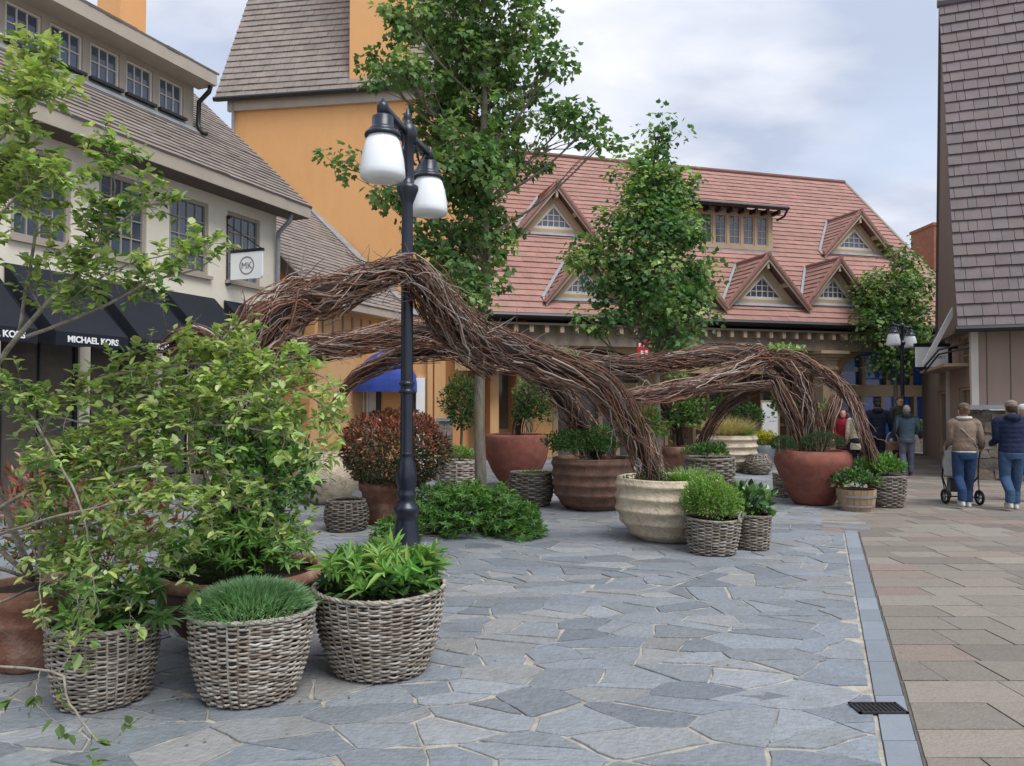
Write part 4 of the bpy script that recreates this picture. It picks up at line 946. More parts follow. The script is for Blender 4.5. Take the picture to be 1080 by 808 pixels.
# ---------------- lamp posts
def lamp(base, adir, label, arm=.62, top=4.45):
    x, y = base; B = V3(x, y, 0); t = thing('street_lamp', (x, y, 0), label, 'street lamp', 'twin street lamps'); k = top / 4.45
    g = MB(); prof = [(.0, 0), (.17, 0), (.17, .05), (.15, .07), (.15, .3), (.16, .33), (.145, .36), (.125, .42), (.115, .52), (.10, .64), (.095, .7), (.115, .715), (.12, .745), (.115, .77), (.082, .79), (.075, .83), (.085, .86), (.085, .885), (.075, .9), (.078, .93), (.094, 1.0), (.09, 1.08), (.072, 1.17), (.062, 1.2), (.06, 1.23), (.066, 1.24), (.06, 1.25)]
    g.lathe([(r, z) for r, z in prof] + [(.058, 1.26), (.058, 1.6)], B, 24); 
    for z in (1.78, 1.85): g.lathe([(.058, z), (.07, z + .01), (.07, z + .035), (.058, z + .045)], B, 24)
    g.lathe([(.058, 1.6), (.055, 1.78), (.055, 2.8), (.052, 3.2), (.05, 3.5 * k), (.055, 3.52 * k), (.085, 3.6 * k), (.1, 3.64 * k), (.1, 3.67 * k), (.06, 3.69 * k), (.058, 3.75 * k), (.055, 4.08 * k), (.075, 4.1 * k), (.085, 4.16 * k), (.075, 4.22 * k), (.04, 4.25 * k), (.03, 4.28 * k), (.04, 4.31 * k), (.025, 4.34 * k), (.008, 4.39 * k)], B, 24)
    for q in range(8):
        a = q * math.pi / 4; g.bar(B + V3(math.cos(a) * .15, math.sin(a) * .15, .08), B + V3(math.cos(a) * .12, math.sin(a) * .12, .45), .02)
    g.build('post', M['lamp'], t, smooth=True)
    ad = nrm((*adir, 0))
    for s in (-1, 1):
        d = ad * s; g = MB(); zt = 4.15 * k; E_ = B + d * arm
        g.bar(B + ZA * zt, E_ + ZA * (zt + .02), .05, .06)
        g.tube([B + d * .06 + ZA * (zt - .35), B + d * arm * .4 + ZA * (zt - .27), B + d * arm * .8 + ZA * (zt - .03)], .016, 6)
        cs = [B + d * (arm * .32 + .085 * math.cos(a)) + ZA * (zt - .13 + .085 * math.sin(a)) for a in np.linspace(0, 5.2, 14)]; g.tube(cs, .013, 6)
        cs = [B + d * (arm * .56 + .05 * math.cos(a)) + ZA * (zt - .1 + .05 * math.sin(a)) for a in np.linspace(1, 6.2, 12)]; g.tube(cs, .011, 6)
        g.lathe([(.0, zt + .1), (.012, zt + .09), (.02, zt + .06), (.045, zt + .05), (.05, zt + .02), (.05, zt - .03), (.03, zt - .04), (.03, zt - .07)], E_, 16); g.build('arm', M['lamp'], t, smooth=True)
        g = MB(); g.lathe([(.02, zt - .03), (.06, zt - .05), (.085, zt - .065), (.09, zt - .075), (.09, zt - .15), (.105, zt - .165), (.115, zt - .175), (.115, zt - .19), (.14, zt - .2), (.15, zt - .215), (.15, zt - .235), (.12, zt - .24)], E_, 24); g.build('lamp_cap', M['lamp'], t, smooth=True)
        g = MB(); g.lathe([(.122, zt - .235), (.138, zt - .265), (.158, zt - .33), (.177, zt - .42), (.188, zt - .52), (.188, zt - .56), (.172, zt - .59), (.1, zt - .602), (.005, zt - .604)], E_, 32); g.build('lamp_shade', M['globe'], t, smooth=True)
    return t
LX, LY = gx(429, 7.0), 7.0
lamp((LX, LY), (.2, .97), 'tall near street lamp with two opal shades and a woven branch arch wrapped round it')
lamp((gx(952, 22.4), 22.4), (.75, .66), 'distant street lamp with two opal shades in front of the round green tree', .58, 4.2)
def catmull(P, n):
    P = np.array(P, float); Q = np.vstack([2 * P[0] - P[1], P, 2 * P[-1] - P[-2]]); k = len(P) - 1; out = []
    for t in np.linspace(0, k, n):
        i = min(int(t), k - 1); f = t - i; a, b, c, d = Q[i:i + 4]
        out.append(.5 * (2 * b + (c - a) * f + (2 * a - 5 * b + 4 * c - d) * f ** 2 + (3 * b - a - 3 * c + d) * f ** 3))
    return np.array(out)
TW = [(.13, .09, .07), (.08, .053, .042), (.2, .1, .068), (.3, .265, .235), (.44, .41, .37), (.1, .066, .05), (.2, .15, .115), (.05, .035, .028), (.35, .3, .26), (.19, .085, .055), (.26, .19, .15), (.22, .115, .078), (.14, .08, .06), (.16, .1, .075)]
def vine(name, pts, label, n=240, seed=1, twist=3.0, grey=1.0, stray=26, core=.42, thin=1.0, group='woven branch arches'):
    """pts: (px, py, depth, half thickness in px)"""
    R = np.random.default_rng(seed); rr = random.Random(seed)
    C = np.array([at(a, b, y) for a, b, y, _ in pts]); Rd = np.array([w / FPX * y for _, _, y, w in pts])
    m = 90; path = catmull(C, m); rad = np.interp(np.linspace(0, len(pts) - 1, m), np.arange(len(pts)), Rd)
    T = np.gradient(path, axis=0); L = np.linalg.norm(T, axis=1).sum(); T /= np.linalg.norm(T, axis=1)[:, None]
    X = np.zeros_like(T); x = np.cross(T[0], (0, 1, 0)); x = nrm(x)
    for i in range(m): x = nrm(x - T[i] * np.dot(x, T[i])); X[i] = x
    Y = np.cross(T, X); ss = np.linspace(0, 1, m)
    base = path[0].copy()
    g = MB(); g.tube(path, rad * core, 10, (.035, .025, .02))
    def ev(s, phi, rho):
        s = np.clip(s, 0, 1); f = lambda A: np.stack([np.interp(s, ss, A[:, k]) for k in range(3)], -1)
        r = np.interp(s, ss, rad) * rho
        return f(path) + f(X) * (r * np.cos(phi))[:, None] + f(Y) * (r * np.sin(phi))[:, None]
    for i in range(n):
        ln = min(1.3, rr.uniform(.7, 1.9) / L); s0 = rr.uniform(-ln * .5, 1 - ln * .5); k = max(8, int(ln * L / .09)); s = np.linspace(s0, s0 + ln, k)
        s = s[(s >= -.01) & (s <= 1.01)]
        if len(s) < 4: continue
        k = len(s); ph0 = rr.uniform(0, 6.283); rho0 = math.sqrt(rr.uniform(.25, 1.0)) * (1 if rr.random() < .92 else rr.uniform(1.0, 1.22)); tw = twist * rr.uniform(.2, 1.7) * (1 if rr.random() < .74 else -1.0)
        w = np.cumsum(R.normal(0, .14, k)); phi = ph0 + tw * (s - s0) * L * .55 + w * .5
        rho = rho0 + .1 * np.sin(np.linspace(0, rr.uniform(3, 9), k) + rr.uniform(0, 6)) + np.cumsum(R.normal(0, .035, k))
        P = ev(s, phi, np.clip(rho, .25, 1.32)); P += R.normal(0, .0055, P.shape)
        r0 = rr.choice((.003, .004, .005, .006, .007, .009, .012)) * thin; rads = np.linspace(r0, r0 * rr.uniform(.4, .8), k)
        c = np.array(rr.choice(TW)) * V3(1.12, .98, .92) * rr.uniform(.75, 1.25) * grey
        g.tube(P, rads, 4, c, cap=False)
    for i in range(stray):
        s = rr.uniform(.02, .98); j = int(s * (m - 1)); phi = rr.uniform(0, 6.28); st = ev(np.array([s]), np.array([phi]), np.array([.8]))[0]
        d = nrm(T[j] * rr.choice((-1, 1)) * rr.uniform(.2, 1.4) + (X[j] * math.cos(phi) + Y[j] * math.sin(phi)) * rr.uniform(.25, 1.0)); ln = rr.uniform(.1, .4)
        P = [st + d * ln * f + V3(0, 0, .05 * ln * math.sin(f * 3) * rr.uniform(-1, 1)) + R.normal(0, .006, 3) for f in np.linspace(0, 1, 6)]
        g.tube(P, np.linspace(.0045, .0018, 6) * thin, 4, np.array(rr.choice(TW)) * grey, cap=False)
    o = g.build(name, M['twig'], base=tuple(base), smooth=True)
    return tag(o, label, 'sculpture', group)
# front arch: from the bowl at left, over the lamp post, down to the sand ribbed pot
vine('woven_branch_arch', [(258, 612, 5.55, 24), (248, 540, 5.65, 26), (248, 465, 5.8, 24), (258, 400, 5.95, 26), (278, 347, 6.1, 32), (310, 322, 6.3, 28), (347, 311, 6.45, 23), (384, 297, 6.6, 18), (416, 286, 6.76, 15), (440, 289, 6.86, 18), (462, 320, 7.1, 24), (490, 351, 7.5, 26), (522, 367, 8.0, 21), (570, 382, 8.5, 18), (625, 402, 9.0, 19), (658, 438, 9.4, 18), (678, 475, 9.6, 17), (692, 506, 9.7, 19)],
     'woven branch arch from the dark bowl over the near lamp to the sand ribbed pot', 640, 1, 2.6, 1.0, 260)
# branch that leaves the arch and comes down in the brown ribbed pot
vine('woven_branch_arch', [(470, 352, 9.2, 10), (520, 362, 10.2, 14), (562, 390, 11.4, 16), (592, 420, 12.0, 17), (614, 450, 12.35, 17), (632, 490, 12.5, 19)],
     'woven branch leg slanting down into the brown ribbed pot', 230, 2, 2.2, 1.0, 60)
# rear left arms
vine('woven_branch_arch', [(238, 392, 9.4, 13), (300, 371, 9.7, 12), (352, 366, 10.0, 14), (402, 357, 10.3, 15), (452, 350, 10.5, 17), (485, 366, 10.7, 16), (520, 392, 11.0, 14)],
     'slim woven branch arm passing behind the lamp post above the blue awning', 260, 3, 2.0, 1.1, 90)
vine('woven_branch_arch', [(350, 432, 10.7, 4), (366, 408, 10.7, 6), (385, 392, 10.7, 9), (415, 379, 10.8, 11), (447, 371, 10.9, 11), (474, 372, 11, 9)],
     'short pale branch arm curling just above the blue awning', 110, 4, 2.2, 1.35, 26)
vine('woven_branch_arch', [(176, 372, 8.6, 12), (200, 358, 8.5, 15), (222, 372, 8.5, 15), (216, 420, 8.5, 13), (212, 500, 8.5, 13)],
     'curled woven branch end behind the leaves at left, in front of the navy awnings', 120, 5, 2.4, 1.15, 36)
# right hand pieces
vine('woven_branch_arch', [(548, 362, 10.4, 7), (600, 380, 10.9, 12), (655, 387, 11.4, 12), (705, 382, 11.9, 12), (755, 374, 12.4, 12), (800, 377, 12.8, 14), (832, 396, 13.0, 15), (850, 430, 13.05, 13), (856, 486, 13.1, 15)],
     'long woven branch arm running across the middle and down into the round red-brown pot', 390, 6, 2.0, 1.05, 110)
vine('woven_branch_arch', [(636, 426, 10.3, 7), (672, 419, 10.7, 9), (705, 414, 11.2, 11), (745, 404, 11.8, 11), (780, 390, 12.4, 11), (815, 377, 12.9, 10), (850, 385, 13.0, 9), (880, 403, 12.9, 8), (901, 430, 12.7, 7), (914, 465, 12.6, 7), (924, 502, 12.72, 8)],
     'woven branch arm hooping over the round red-brown pot towards the oak barrel', 310, 7, 2.0, 1.15, 100)
vine('woven_branch_arch', [(735, 478, 17.1, 6), (752, 447, 17.0, 7), (772, 424, 16.8, 8), (800, 409, 16.4, 8), (830, 402, 16.0, 7)],
     'thin dark branch arch behind the others, rising left of the golden grass', 90, 8, 1.4, .7, 6)
vine('woven_branch_arch', [(690, 418, 16.5, 5), (740, 412, 16.3, 5), (790, 407, 16.1, 5), (832, 404, 16.0, 5)], 'thin straight pale branch bar linking the rear arches', 60, 9, 1.4, 1.1, 6)
vine('woven_branch_arch', [(882, 418, 13.3, 6), (875, 440, 13.25, 8), (870, 465, 13.2, 8), (862, 486, 13.15, 8)], 'pale branch strut on the right side of the round red-brown pot', 70, 10, 1.4, 1.4, 10)
vine('woven_branch_arch', [(815, 398, 12.7, 7), (828, 425, 12.85, 8), (842, 455, 13.0, 8), (850, 486, 13.05, 8)], 'pale branch strut on the left side of the round red-brown pot', 70, 11, 1.4, 1.3, 8)
vine('woven_branch_arch', [(690, 420, 17.3, 7), (712, 445, 17.3, 8), (718, 470, 17.25, 9)], 'short dark branch stump over the half hidden terracotta pot', 60, 12, 1.4, .7, 6)
vine('woven_branch_arch', [(572, 404, 15.7, 5), (556, 420, 15.6, 7), (548, 445, 15.6, 7), (546, 470, 15.6, 7)], 'dark leafy branch stump standing in the tall red-brown pot', 50, 13, 1.4, .6, 5)
TPL = {
 'oval': ([(0, 0), (.3, -.5), (.68, -.4), (1, 0), (.68, .4), (.3, .5)], [[0, 1, 2, 3], [0, 3, 4, 5]]),
 'lance': ([(0, 0), (.35, -.5), (.7, -.33), (1, 0), (.7, .33), (.35, .5)], [[0, 1, 2, 3], [0, 3, 4, 5]]),
 'wide': ([(0, 0), (.12, -.45), (.5, -.55), (.6, -.25), (1, 0), (.6, .25), (.5, .55), (.12, .45)], [[0, 1, 2, 3], [0, 3, 4, 5], [0, 5, 6, 7]]),
 'blade': ([(0, -.5), (0, .5), (.5, .42), (.5, -.42), (1, 0)], [[0, 1, 2, 3], [3, 2, 4, 4]]),
}
class Leaves:
    def __init__(s, shape='oval', fold=.3, curl=.18): s.shape = shape; s.fold = fold; s.curl = curl; s.A = []
    def add(s, P, D, N, L, wr, C): s.A.append((np.asarray(P), np.asarray(D), np.asarray(N), np.asarray(L), np.broadcast_to(wr, len(P)), np.asarray(C)))
    def fill(s, mb, mi=0):
        P, D, N, L, wr, C = [np.concatenate([a[k] for a in s.A]) for k in range(6)]
        nn = lambda v: v / (np.linalg.norm(v, axis=1)[:, None] + 1e-9)
        D = nn(D); X = nn(np.cross(D, N)); N = np.cross(X, D)
        tp, fs = TPL[s.shape]; k = len(tp); out = np.zeros((len(P), k, 3))
        cv = s.curl * nr.uniform(.2, 1.8, len(P)); fo = s.fold * nr.uniform(.3, 1.5, len(P))
        for i, (a, b) in enumerate(tp):
            out[:, i] = P + D * (L * a)[:, None] + X * (L * wr * b)[:, None] + N * (L * (fo * abs(b) * wr - cv * a * a))[:, None]
        F_ = np.arange(len(P))[:, None, None] * k + np.array([f for f in fs])[None]
        if s.shape == 'blade':
            q = np.arange(len(P))[:, None] * k
            b = mb.n; mb.add(out, (q + np.array([[0, 1, 2, 3]])), C, mi)
            mb.f.append(q + b + np.array([[3, 2, 4]])); mb.c.append(np.asarray(C)[:, :3]); mb.m.append(np.full(len(P), mi))
        else: mb.add(out, F_.reshape(-1, 4), np.repeat(C, len(fs), 0), mi)
def pick(pal, n, v=.16):
    pal = np.array(pal); return pal[nr.integers(0, len(pal), n)] * nr.uniform(1 - v, 1 + v, (n, 1)) * nr.uniform(.94, 1.06, (n, 3))
def rdir(n):
    v = nr.normal(size=(n, 3)); return v / np.linalg.norm(v, axis=1)[:, None]
def lump(d, seed, amp):
    R = np.random.default_rng(seed); k = R.normal(size=(6, 3)) * 3.2; ph = R.uniform(0, 6.28, 6)
    return 1 + amp * np.sin(d @ k.T + ph).sum(1) / 3
def blob(lv, c, r, n, L, wr, pal, shell=.6, up=.4, seed=1, amp=.22, droop=0, lowcut=-1.0, pal2=None, p2=None, rnd=.55):
    d = rdir(int(n * 1.4)); d = d[d[:, 2] > lowcut][:n]; n = len(d); rr = (shell + (1 - shell) * nr.random(n) ** .6) * lump(d, seed, amp)
    P = np.asarray(c) + d * np.asarray(r) * rr[:, None]
    D = d * .7 + rdir(n) * rnd + np.array([0, 0, up - droop]); N = d * .6 + np.array([0, 0, .7]) + rdir(n) * .5
    C = pick(pal, n)
    if pal2 is not None: m = nr.random(n) < p2(d, rr); C[m] = pick(pal2, int(m.sum()))
    lv.add(P, D, N, L * nr.uniform(.6, 1.25, n), wr, C)
    return P
GRN = [(.08, .17, .04), (.105, .21, .05), (.065, .14, .035), (.13, .245, .065)]
DRK = [(.035, .082, .03), (.05, .11, .037), (.03, .067, .026), (.07, .14, .048)]
LIT = [(.25, .37, .1), (.31, .43, .14), (.2, .32, .09), (.35, .45, .19)]
FRS = [(.11, .26, .045), (.15, .32, .065), (.085, .21, .04), (.185, .36, .085)]
YLW = [(.39, .45, .14), (.33, .41, .13), (.26, .34, .11), (.44, .49, .23)]
REDL = [(.26, .065, .042), (.33, .1, .062), (.2, .06, .04), (.24, .11, .06)]
def plant(name, base, label, cat='plant', group=None): return thing(name, tuple(base), label, cat, group)
def stemset(t, base, tips, r=.004, col=(.1, .16, .05), m='twig', name='stem', bow=.15):
    g = MB()
    for q in tips:
        q = np.asarray(q); b = np.asarray(base) + (q - base) * V3(.35, .35, 0) * nr.uniform(.3, 1)
        mid = (b + q) / 2 + V3(*(nr.normal(0, 1, 3) * np.linalg.norm(q - b) * bow * .4))
        g.tube([b, mid, q], [r, r * .8, r * .5], 4, col, cap=False)
    return g.build(name, M[m], t)
# ---------------------------------------------------------------- trees
def tree(name, px, Y, guides, label, L=.13, dens=1.0, trunk=.12, pal=DRK[1:] + GRN + GRN, lit=LIT, seed=1, top=None, group='round-leaved trees', basey=None, spread=.8, limbs=1.0):
    R = random.Random(seed); B = V3(gx(px, Y), Y, 0); t = thing(name, tuple(B), label, 'tree', group)
    topz = max(at(px, g[1] - g[3], Y)[2] for g in guides); ctr = [B + V3(R.gauss(0, .04), R.gauss(0, .04), f * topz * .93) for f in np.linspace(0, 1, 9)]; ctr[0] = B
    tp = catmull(ctr, 40); g = MB(); g.tube(tp, trunk * (1 - np.linspace(0, 1, 40)) ** .8 + .015, 12); 
    lv = Leaves('wide', .25, .15)
    for i, (gx_, gy, rx, ry) in enumerate(guides):
        off = R.uniform(-1, 1) * spread; c = at(gx_, gy, Y + off); sc = (Y + off) / FPX; r = V3(rx * sc, min(rx, 70) * sc * .9, ry * sc)
        jz = c[2] - abs(c[0] - B[0]) * R.uniform(.5, .9) - .15; j = int(np.clip(np.interp(jz, tp[:, 2], np.arange(40)), 5, 38)); st = tp[j]
        mid = (st + c) / 2 + V3(R.gauss(0, .1), R.gauss(0, .1), -.08)
        lp = catmull([st, mid, c], 12); g.tube(lp, np.linspace(trunk * .32, .012, 12), 6)
        ns = max(4, int(rx * ry / 105 * dens))
        for s in range(ns):
            d = rdir(1)[0]; q = c + d * r * (R.random() ** .5)
            b0 = lp[R.randint(4, 11)]; mm = (b0 + q) / 2 + V3(R.gauss(0, .05), R.gauss(0, .05), R.gauss(0, .05)); g.tube([b0, mm, q], [.012, .008, .004], 4, cap=False)
            n = R.randint(16, 30); cr = R.uniform(.16, .34) * Y / 13 ** 1 * (L / .13) ** .5; dd = rdir(n); P = q + dd * cr * (nr.random((n, 1)) ** .5) * V3(1, 1, .75)
            out = (q - c) / (np.linalg.norm(q - c) + 1e-6)
            D = dd * .6 + rdir(n) * .6 + out * .3 + V3(0, 0, -.25); N = dd * .35 + out * .3 + V3(0, 0, .7) + rdir(n) * .45
            pl = lit if R.random() < .3 else pal
            lv.add(P, D, N, L * nr.uniform(.6, 1.2, n), .95, pick(pl, n))
    g.build('trunk', M['trunk'], t, smooth=True); m = MB(); lv.fill(m); m.build('crown', M['leaf'], t)
    return t
tree('street_tree', 508, 13.0, [(500, 30, 70, 65), (562, 20, 36, 38), (432, 22, 44, 30), (475, 105, 62, 46), (550, 100, 42, 42), (425, 75, 40, 34), (600, 128, 42, 26), (470, 168, 58, 36), (535, 165, 42, 36), (497, 225, 50, 40), (455, 255, 28, 34), (500, 285, 40, 34), (370, 172, 30, 18), (408, 195, 24, 30), (438, 215, 24, 30), (582, 70, 26, 26), (640, 148, 22, 13), (618, 138, 24, 16), (505, -40, 85, 55), (480, -100, 60, 55), (525, -150, 36, 45), (395, 60, 20, 14), (520, 130, 60, 50), (485, 60, 50, 50), (500, 200, 45, 40), (495, 255, 46, 36), (508, 300, 30, 30), (480, 310, 28, 22), (470, 275, 30, 26), (525, 235, 26, 34), (500, 170, 50, 50), (455, 140, 40, 40), (515, 70, 56, 40), (470, 20, 50, 40)],
     'tall street tree with lichened trunk behind the near lamp, crown cut by the top edge', .115, 1.25, .085, pal=[(.085, .165, .052), (.115, .21, .068), (.145, .245, .085), (.065, .13, .045)], lit=[(.19, .29, .1), (.24, .34, .13), (.17, .27, .08)], seed=3)
tree('street_tree', 692, 17.0, [(690, 138, 12, 18), (705, 148, 16, 18), (680, 180, 34, 30), (718, 190, 20, 26), (668, 228, 42, 30), (712, 240, 36, 36), (636, 268, 36, 22), (608, 268, 14, 10), (738, 285, 24, 20), (690, 292, 58, 36), (648, 330, 40, 22), (708, 338, 48, 30), (625, 348, 18, 12), (695, 220, 40, 40), (714, 352, 26, 14), (694, 310, 50, 36), (680, 260, 50, 40), (655, 300, 40, 24), (725, 310, 34, 24), (690, 200, 26, 40)],
     'conical green street tree in the middle in front of the red roof', .12, 2.45, .07, pal=[(.075, .165, .055), (.1, .205, .068), (.125, .245, .08), (.058, .13, .047)], seed=5, spread=.7)
tree('street_tree', 944, 24.8, [(950, 272, 20, 18), (945, 305, 36, 30), (930, 345, 26, 28), (962, 340, 24, 32), (945, 380, 28, 18), (922, 305, 16, 20), (970, 300, 12, 18), (945, 330, 40, 50)],
     'small round green tree by the distant lamp, in front of the blue shop windows', .12, 4.6, .07, pal=[(.055, .13, .035), (.08, .175, .045), (.11, .22, .06), (.045, .1, .03)], seed=8, spread=.5)
# ---------------------------------------------------------------- near branchy shrub
t = plant('branching_shrub', TP + V3(0, 0, .5), 'big sprawling shrub with lichened branches and yellow-green leaves in the pot at the left edge', 'shrub')
R = random.Random(17); g = MB(); lv = Leaves('oval', .3, .22)
def leaves_on(P, k, dens, L, pal):
    # P: path ; leaves sit alternately along the last part
    n = max(1, int(k * dens))
    s = nr.uniform(.25, 1.0, n) * (len(P) - 1); i = np.clip(s.astype(int), 0, len(P) - 2); f = (s - i)[:, None]; q = P[i] * (1 - f) + P[i + 1] * f
    T = P[i + 1] - P[i]; T = T / (np.linalg.norm(T, axis=1)[:, None] + 1e-9)
    D = T * .5 + rdir(n) * V3(.85, .85, .4) + V3(0, 0, .02); N = V3(0, 0, 1.0) + rdir(n) * .42
    lv.add(q, D, N, L * nr.uniform(.4, 1.35, n), nr.uniform(.45, .7, n), pick(pal, n, .28))
BASE = TP + V3(0, 0, .5)
def grow(P, r0, lev, side, dens, L, pal, up=.25):
    ln = np.linalg.norm(np.diff(P, axis=0), axis=1).sum()
    if lev == 0: leaves_on(P, ln / .0118, dens, L * (1.25 if R.random() < .2 else 1), pal); return
    k = int(ln / side)
    for _ in range(k):
        s = R.uniform(.12, 1); i = min(int(s * (len(P) - 1)), len(P) - 2); b = P[i]; T = nrm(P[i + 1] - P[i])
        d = nrm(T * R.uniform(.3, .9) + rdir(1)[0] * .9 + V3(0, 0, up)); l = R.uniform(.12, .34) * (1 if lev > 1 else .62) * (1 - .35 * s)
        c = [b]; 
        for q in range(4): d = nrm(d + rdir(1)[0] * .28 + V3(0, 0, .02)); c.append(c[-1] + d * l / 4)
        c = np.array(c); rr = r0 * (1 - .6 * s) * .45; rr = max(rr, .0016); g.tube(c, np.linspace(rr, rr * .45, 5), 4, cap=False)
        grow(c, rr, lev - 1, side * .62, dens, L, pal, up)
        if lev == 1: pass
YP = LIT + YLW + YLW + [(.13, .2, .07)]; MP = GRN + LIT + YLW
paths = [
 ([(36, 612, 5.05), (0, 520, 4.95), (-22, 440, 4.75), (0, 381, 4.6), (50, 320, 4.5), (84, 286, 4.45), (111, 250, 4.4), (150, 222, 4.3), (172, 214, 4.25)], .023, .005, .075, .7, MP),
 ([(28, 356, 4.55), (103, 328, 4.5), (160, 300, 4.45), (205, 285, 4.4), (228, 268, 4.3)], .012, .003, .07, .75, MP),
 ([(20, 348, 4.58), (36, 270, 4.5), (40, 205, 4.45), (32, 140, 4.4), (45, 95, 4.35), (58, 68, 4.3)], .011, .003, .06, .8, YP),
 ([(84, 286, 4.45), (118, 235, 4.4), (122, 190, 4.35), (114, 158, 4.3)], .008, .002, .06, .8, MP),
 ([(60, 330, 4.5), (110, 290, 4.4), (165, 275, 4.3), (206, 262, 4.25)], .008, .002, .065, .8, YP),
 ([(36, 612, 5.05), (-40, 420, 4.5), (-30, 300, 4.3), (0, 225, 4.2), (30, 195, 4.15), (62, 178, 4.1)], .014, .003, .055, .85, YP),
 ([(-40, 260, 4.3), (-10, 170, 4.2), (20, 125, 4.15), (50, 92, 4.1)], .009, .002, .05, .85, YP),
 ([(40, 612, 5.05), (50, 545, 4.95), (62, 500, 4.9), (94, 462, 4.8), (119, 445, 4.7), (153, 427, 4.6), (200, 421, 4.5), (262, 428, 4.4), (310, 448, 4.3)], .02, .004, .06, .75, YP),
 ([(36, 612, 5.05), (-15, 560, 4.9), (0, 536, 4.7), (60, 507, 4.6), (110, 500, 4.5), (165, 488, 4.4), (235, 498, 4.35), (290, 520, 4.3)], .017, .004, .06, .75, MP),
 ([(36, 612, 5.05), (-25, 590, 4.7), (0, 563, 4.4), (87, 539, 4.2), (160, 530, 4.1), (225, 548, 4.05)], .013, .003, .07, .7, YP),
 ([(20, 420, 4.6), (47, 462, 4.4), (82, 521, 4.2), (98, 580, 4.1), (104, 640, 4.0)], .009, .003, .1, .5, MP),
 ([(40, 560, 4.95), (40, 470, 4.8), (82, 408, 4.75), (150, 386, 4.7), (222, 378, 4.65), (275, 388, 4.6), (330, 418, 4.5), (352, 436, 4.45)], .014, .003, .055, .75, YP),
 ([(62, 500, 4.9), (100, 462, 4.6), (165, 450, 4.5), (250, 452, 4.4), (318, 470, 4.3), (350, 500, 4.25)], .012, .003, .058, .8, YP),
 ([(62, 520, 4.9), (150, 522, 4.6), (250, 530, 4.45), (325, 566, 4.35)], .011, .003, .07, .75, MP),
 ([(40, 560, 4.9), (84, 598, 4.5), (100, 650, 4.2)], .008, .002, .08, .8, YP),
 ([(60, 560, 4.9), (118, 606, 4.5), (145, 640, 4.2)], .008, .002, .085, .8, MP),
 ([(80, 545, 4.8), (150, 590, 4.4), (205, 608, 4.2)], .008, .002, .08, .8, YP),
 ([(30, 560, 4.9), (45, 600, 4.4), (50, 660, 4.1)], .007, .002, .1, .6, YP),
 ([(50, 560, 4.9), (75, 610, 4.3), (80, 680, 4.0)], .006, .002, .08, .7, MP),
 ([(150, 430, 4.6), (190, 400, 4.9), (240, 372, 5.2), (262, 352, 5.3)], .009, .002, .07, .8, YP),
 ([(225, 430, 4.5), (280, 400, 4.6), (340, 398, 4.6), (372, 430, 4.5)], .008, .002, .075, .75, YP),
 ([(150, 460, 4.7), (60, 440, 4.6), (20, 420, 4.5), (-10, 410, 4.4)], .008, .002, .06, .75, MP),
]
for pts, r0, r1, side, dens, pal in paths:
    C = np.array([at(*p) for p in pts]); P = catmull(C, 34); P += np.cumsum(nr.normal(0, .0035, P.shape), 0) * .8
    g.tube(P, np.linspace(r0, r1, 34), 7)
    thin = [k for k, p in enumerate(pts) if p[2] >= 5.0]; i0 = 10 if thin else 0
    grow(P[i0:], (r0 + r1) / 2, 2, side, dens * 1.15, .053, pal); leaves_on(P[20:], 8, .8, .053, pal)
g.build('branches', M['bark'], t, smooth=True); m = MB(); lv.fill(m); m.build('leaves', M['leaf'], t)
print('near shrub leaves', sum(len(a[0]) for a in lv.A))
# the low arching sprig over the paving
t2 = t; g = MB(); lv = Leaves('oval', .3, .25)
for pts, r0 in (([(36, 620, 4.75), (-25, 650, 4.2), (-20, 698, 3.55), (0, 703, 3.5), (62, 710, 3.45), (70, 735, 3.4), (84, 757, 3.35), (100, 778, 3.3), (113, 786, 3.3)], .008), ([(42, 708, 3.46), (38, 730, 3.4), (30, 755, 3.38)], .0035), ([(112, 786, 3.3), (130, 772, 3.3), (147, 756, 3.32)], .003), ([(97, 775, 3.31), (95, 790, 3.3), (98, 804, 3.28)], .0025), ([(30, 735, 3.4), (55, 758, 3.4), (74, 776, 3.4)], .002), ([(62, 710, 3.45), (74, 690, 3.5), (70, 670, 3.55)], .003), ([(28, 741, 3.4), (12, 738, 3.4), (2, 742, 3.4)], .002), ([(50, 708, 3.46), (64, 725, 3.5), (68, 747, 3.5)], .002)):
    P = catmull([at(*p) for p in pts], 22); P += nr.normal(0, .002, P.shape); g.tube(P, np.linspace(r0, r0 * .5, 22), 6); leaves_on(P[(16 if r0 > .007 else 6):], 7, 1, .05, [(.13, .2, .05), (.1, .16, .04), (.18, .22, .06), (.07, .12, .03)])
g.build('sprig', M['bark'], t2, smooth=True); m = MB(); lv.fill(m); m.build('sprig_leaves', M['leaf'], t2)
# red-tinged shrub behind it
B = V3(gx(88, 6.4), 6.4, 0); t = plant('red_tinged_shrub', B, 'red-tinged shrub half seen behind the lichened branches at left', 'shrub'); lv = Leaves('lance', .3, .2); m = MB()
blob(lv, B + V3(0, 0, .75), (.78, .5, .5), 2000, .085, .4, GRN + REDL + [(.14, .1, .05)], .3, .5, 3, pal2=REDL, p2=lambda d, r: np.clip(d[:, 2] * .7 + .25, 0, .8))
lv.fill(m); m.build('leaves', M['gloss'], t); stemset(t, B, [B + V3(nr.normal(0, .3), nr.normal(0, .2), nr.uniform(.5, 1)) for _ in range(24)], .008, (.1, .07, .05))
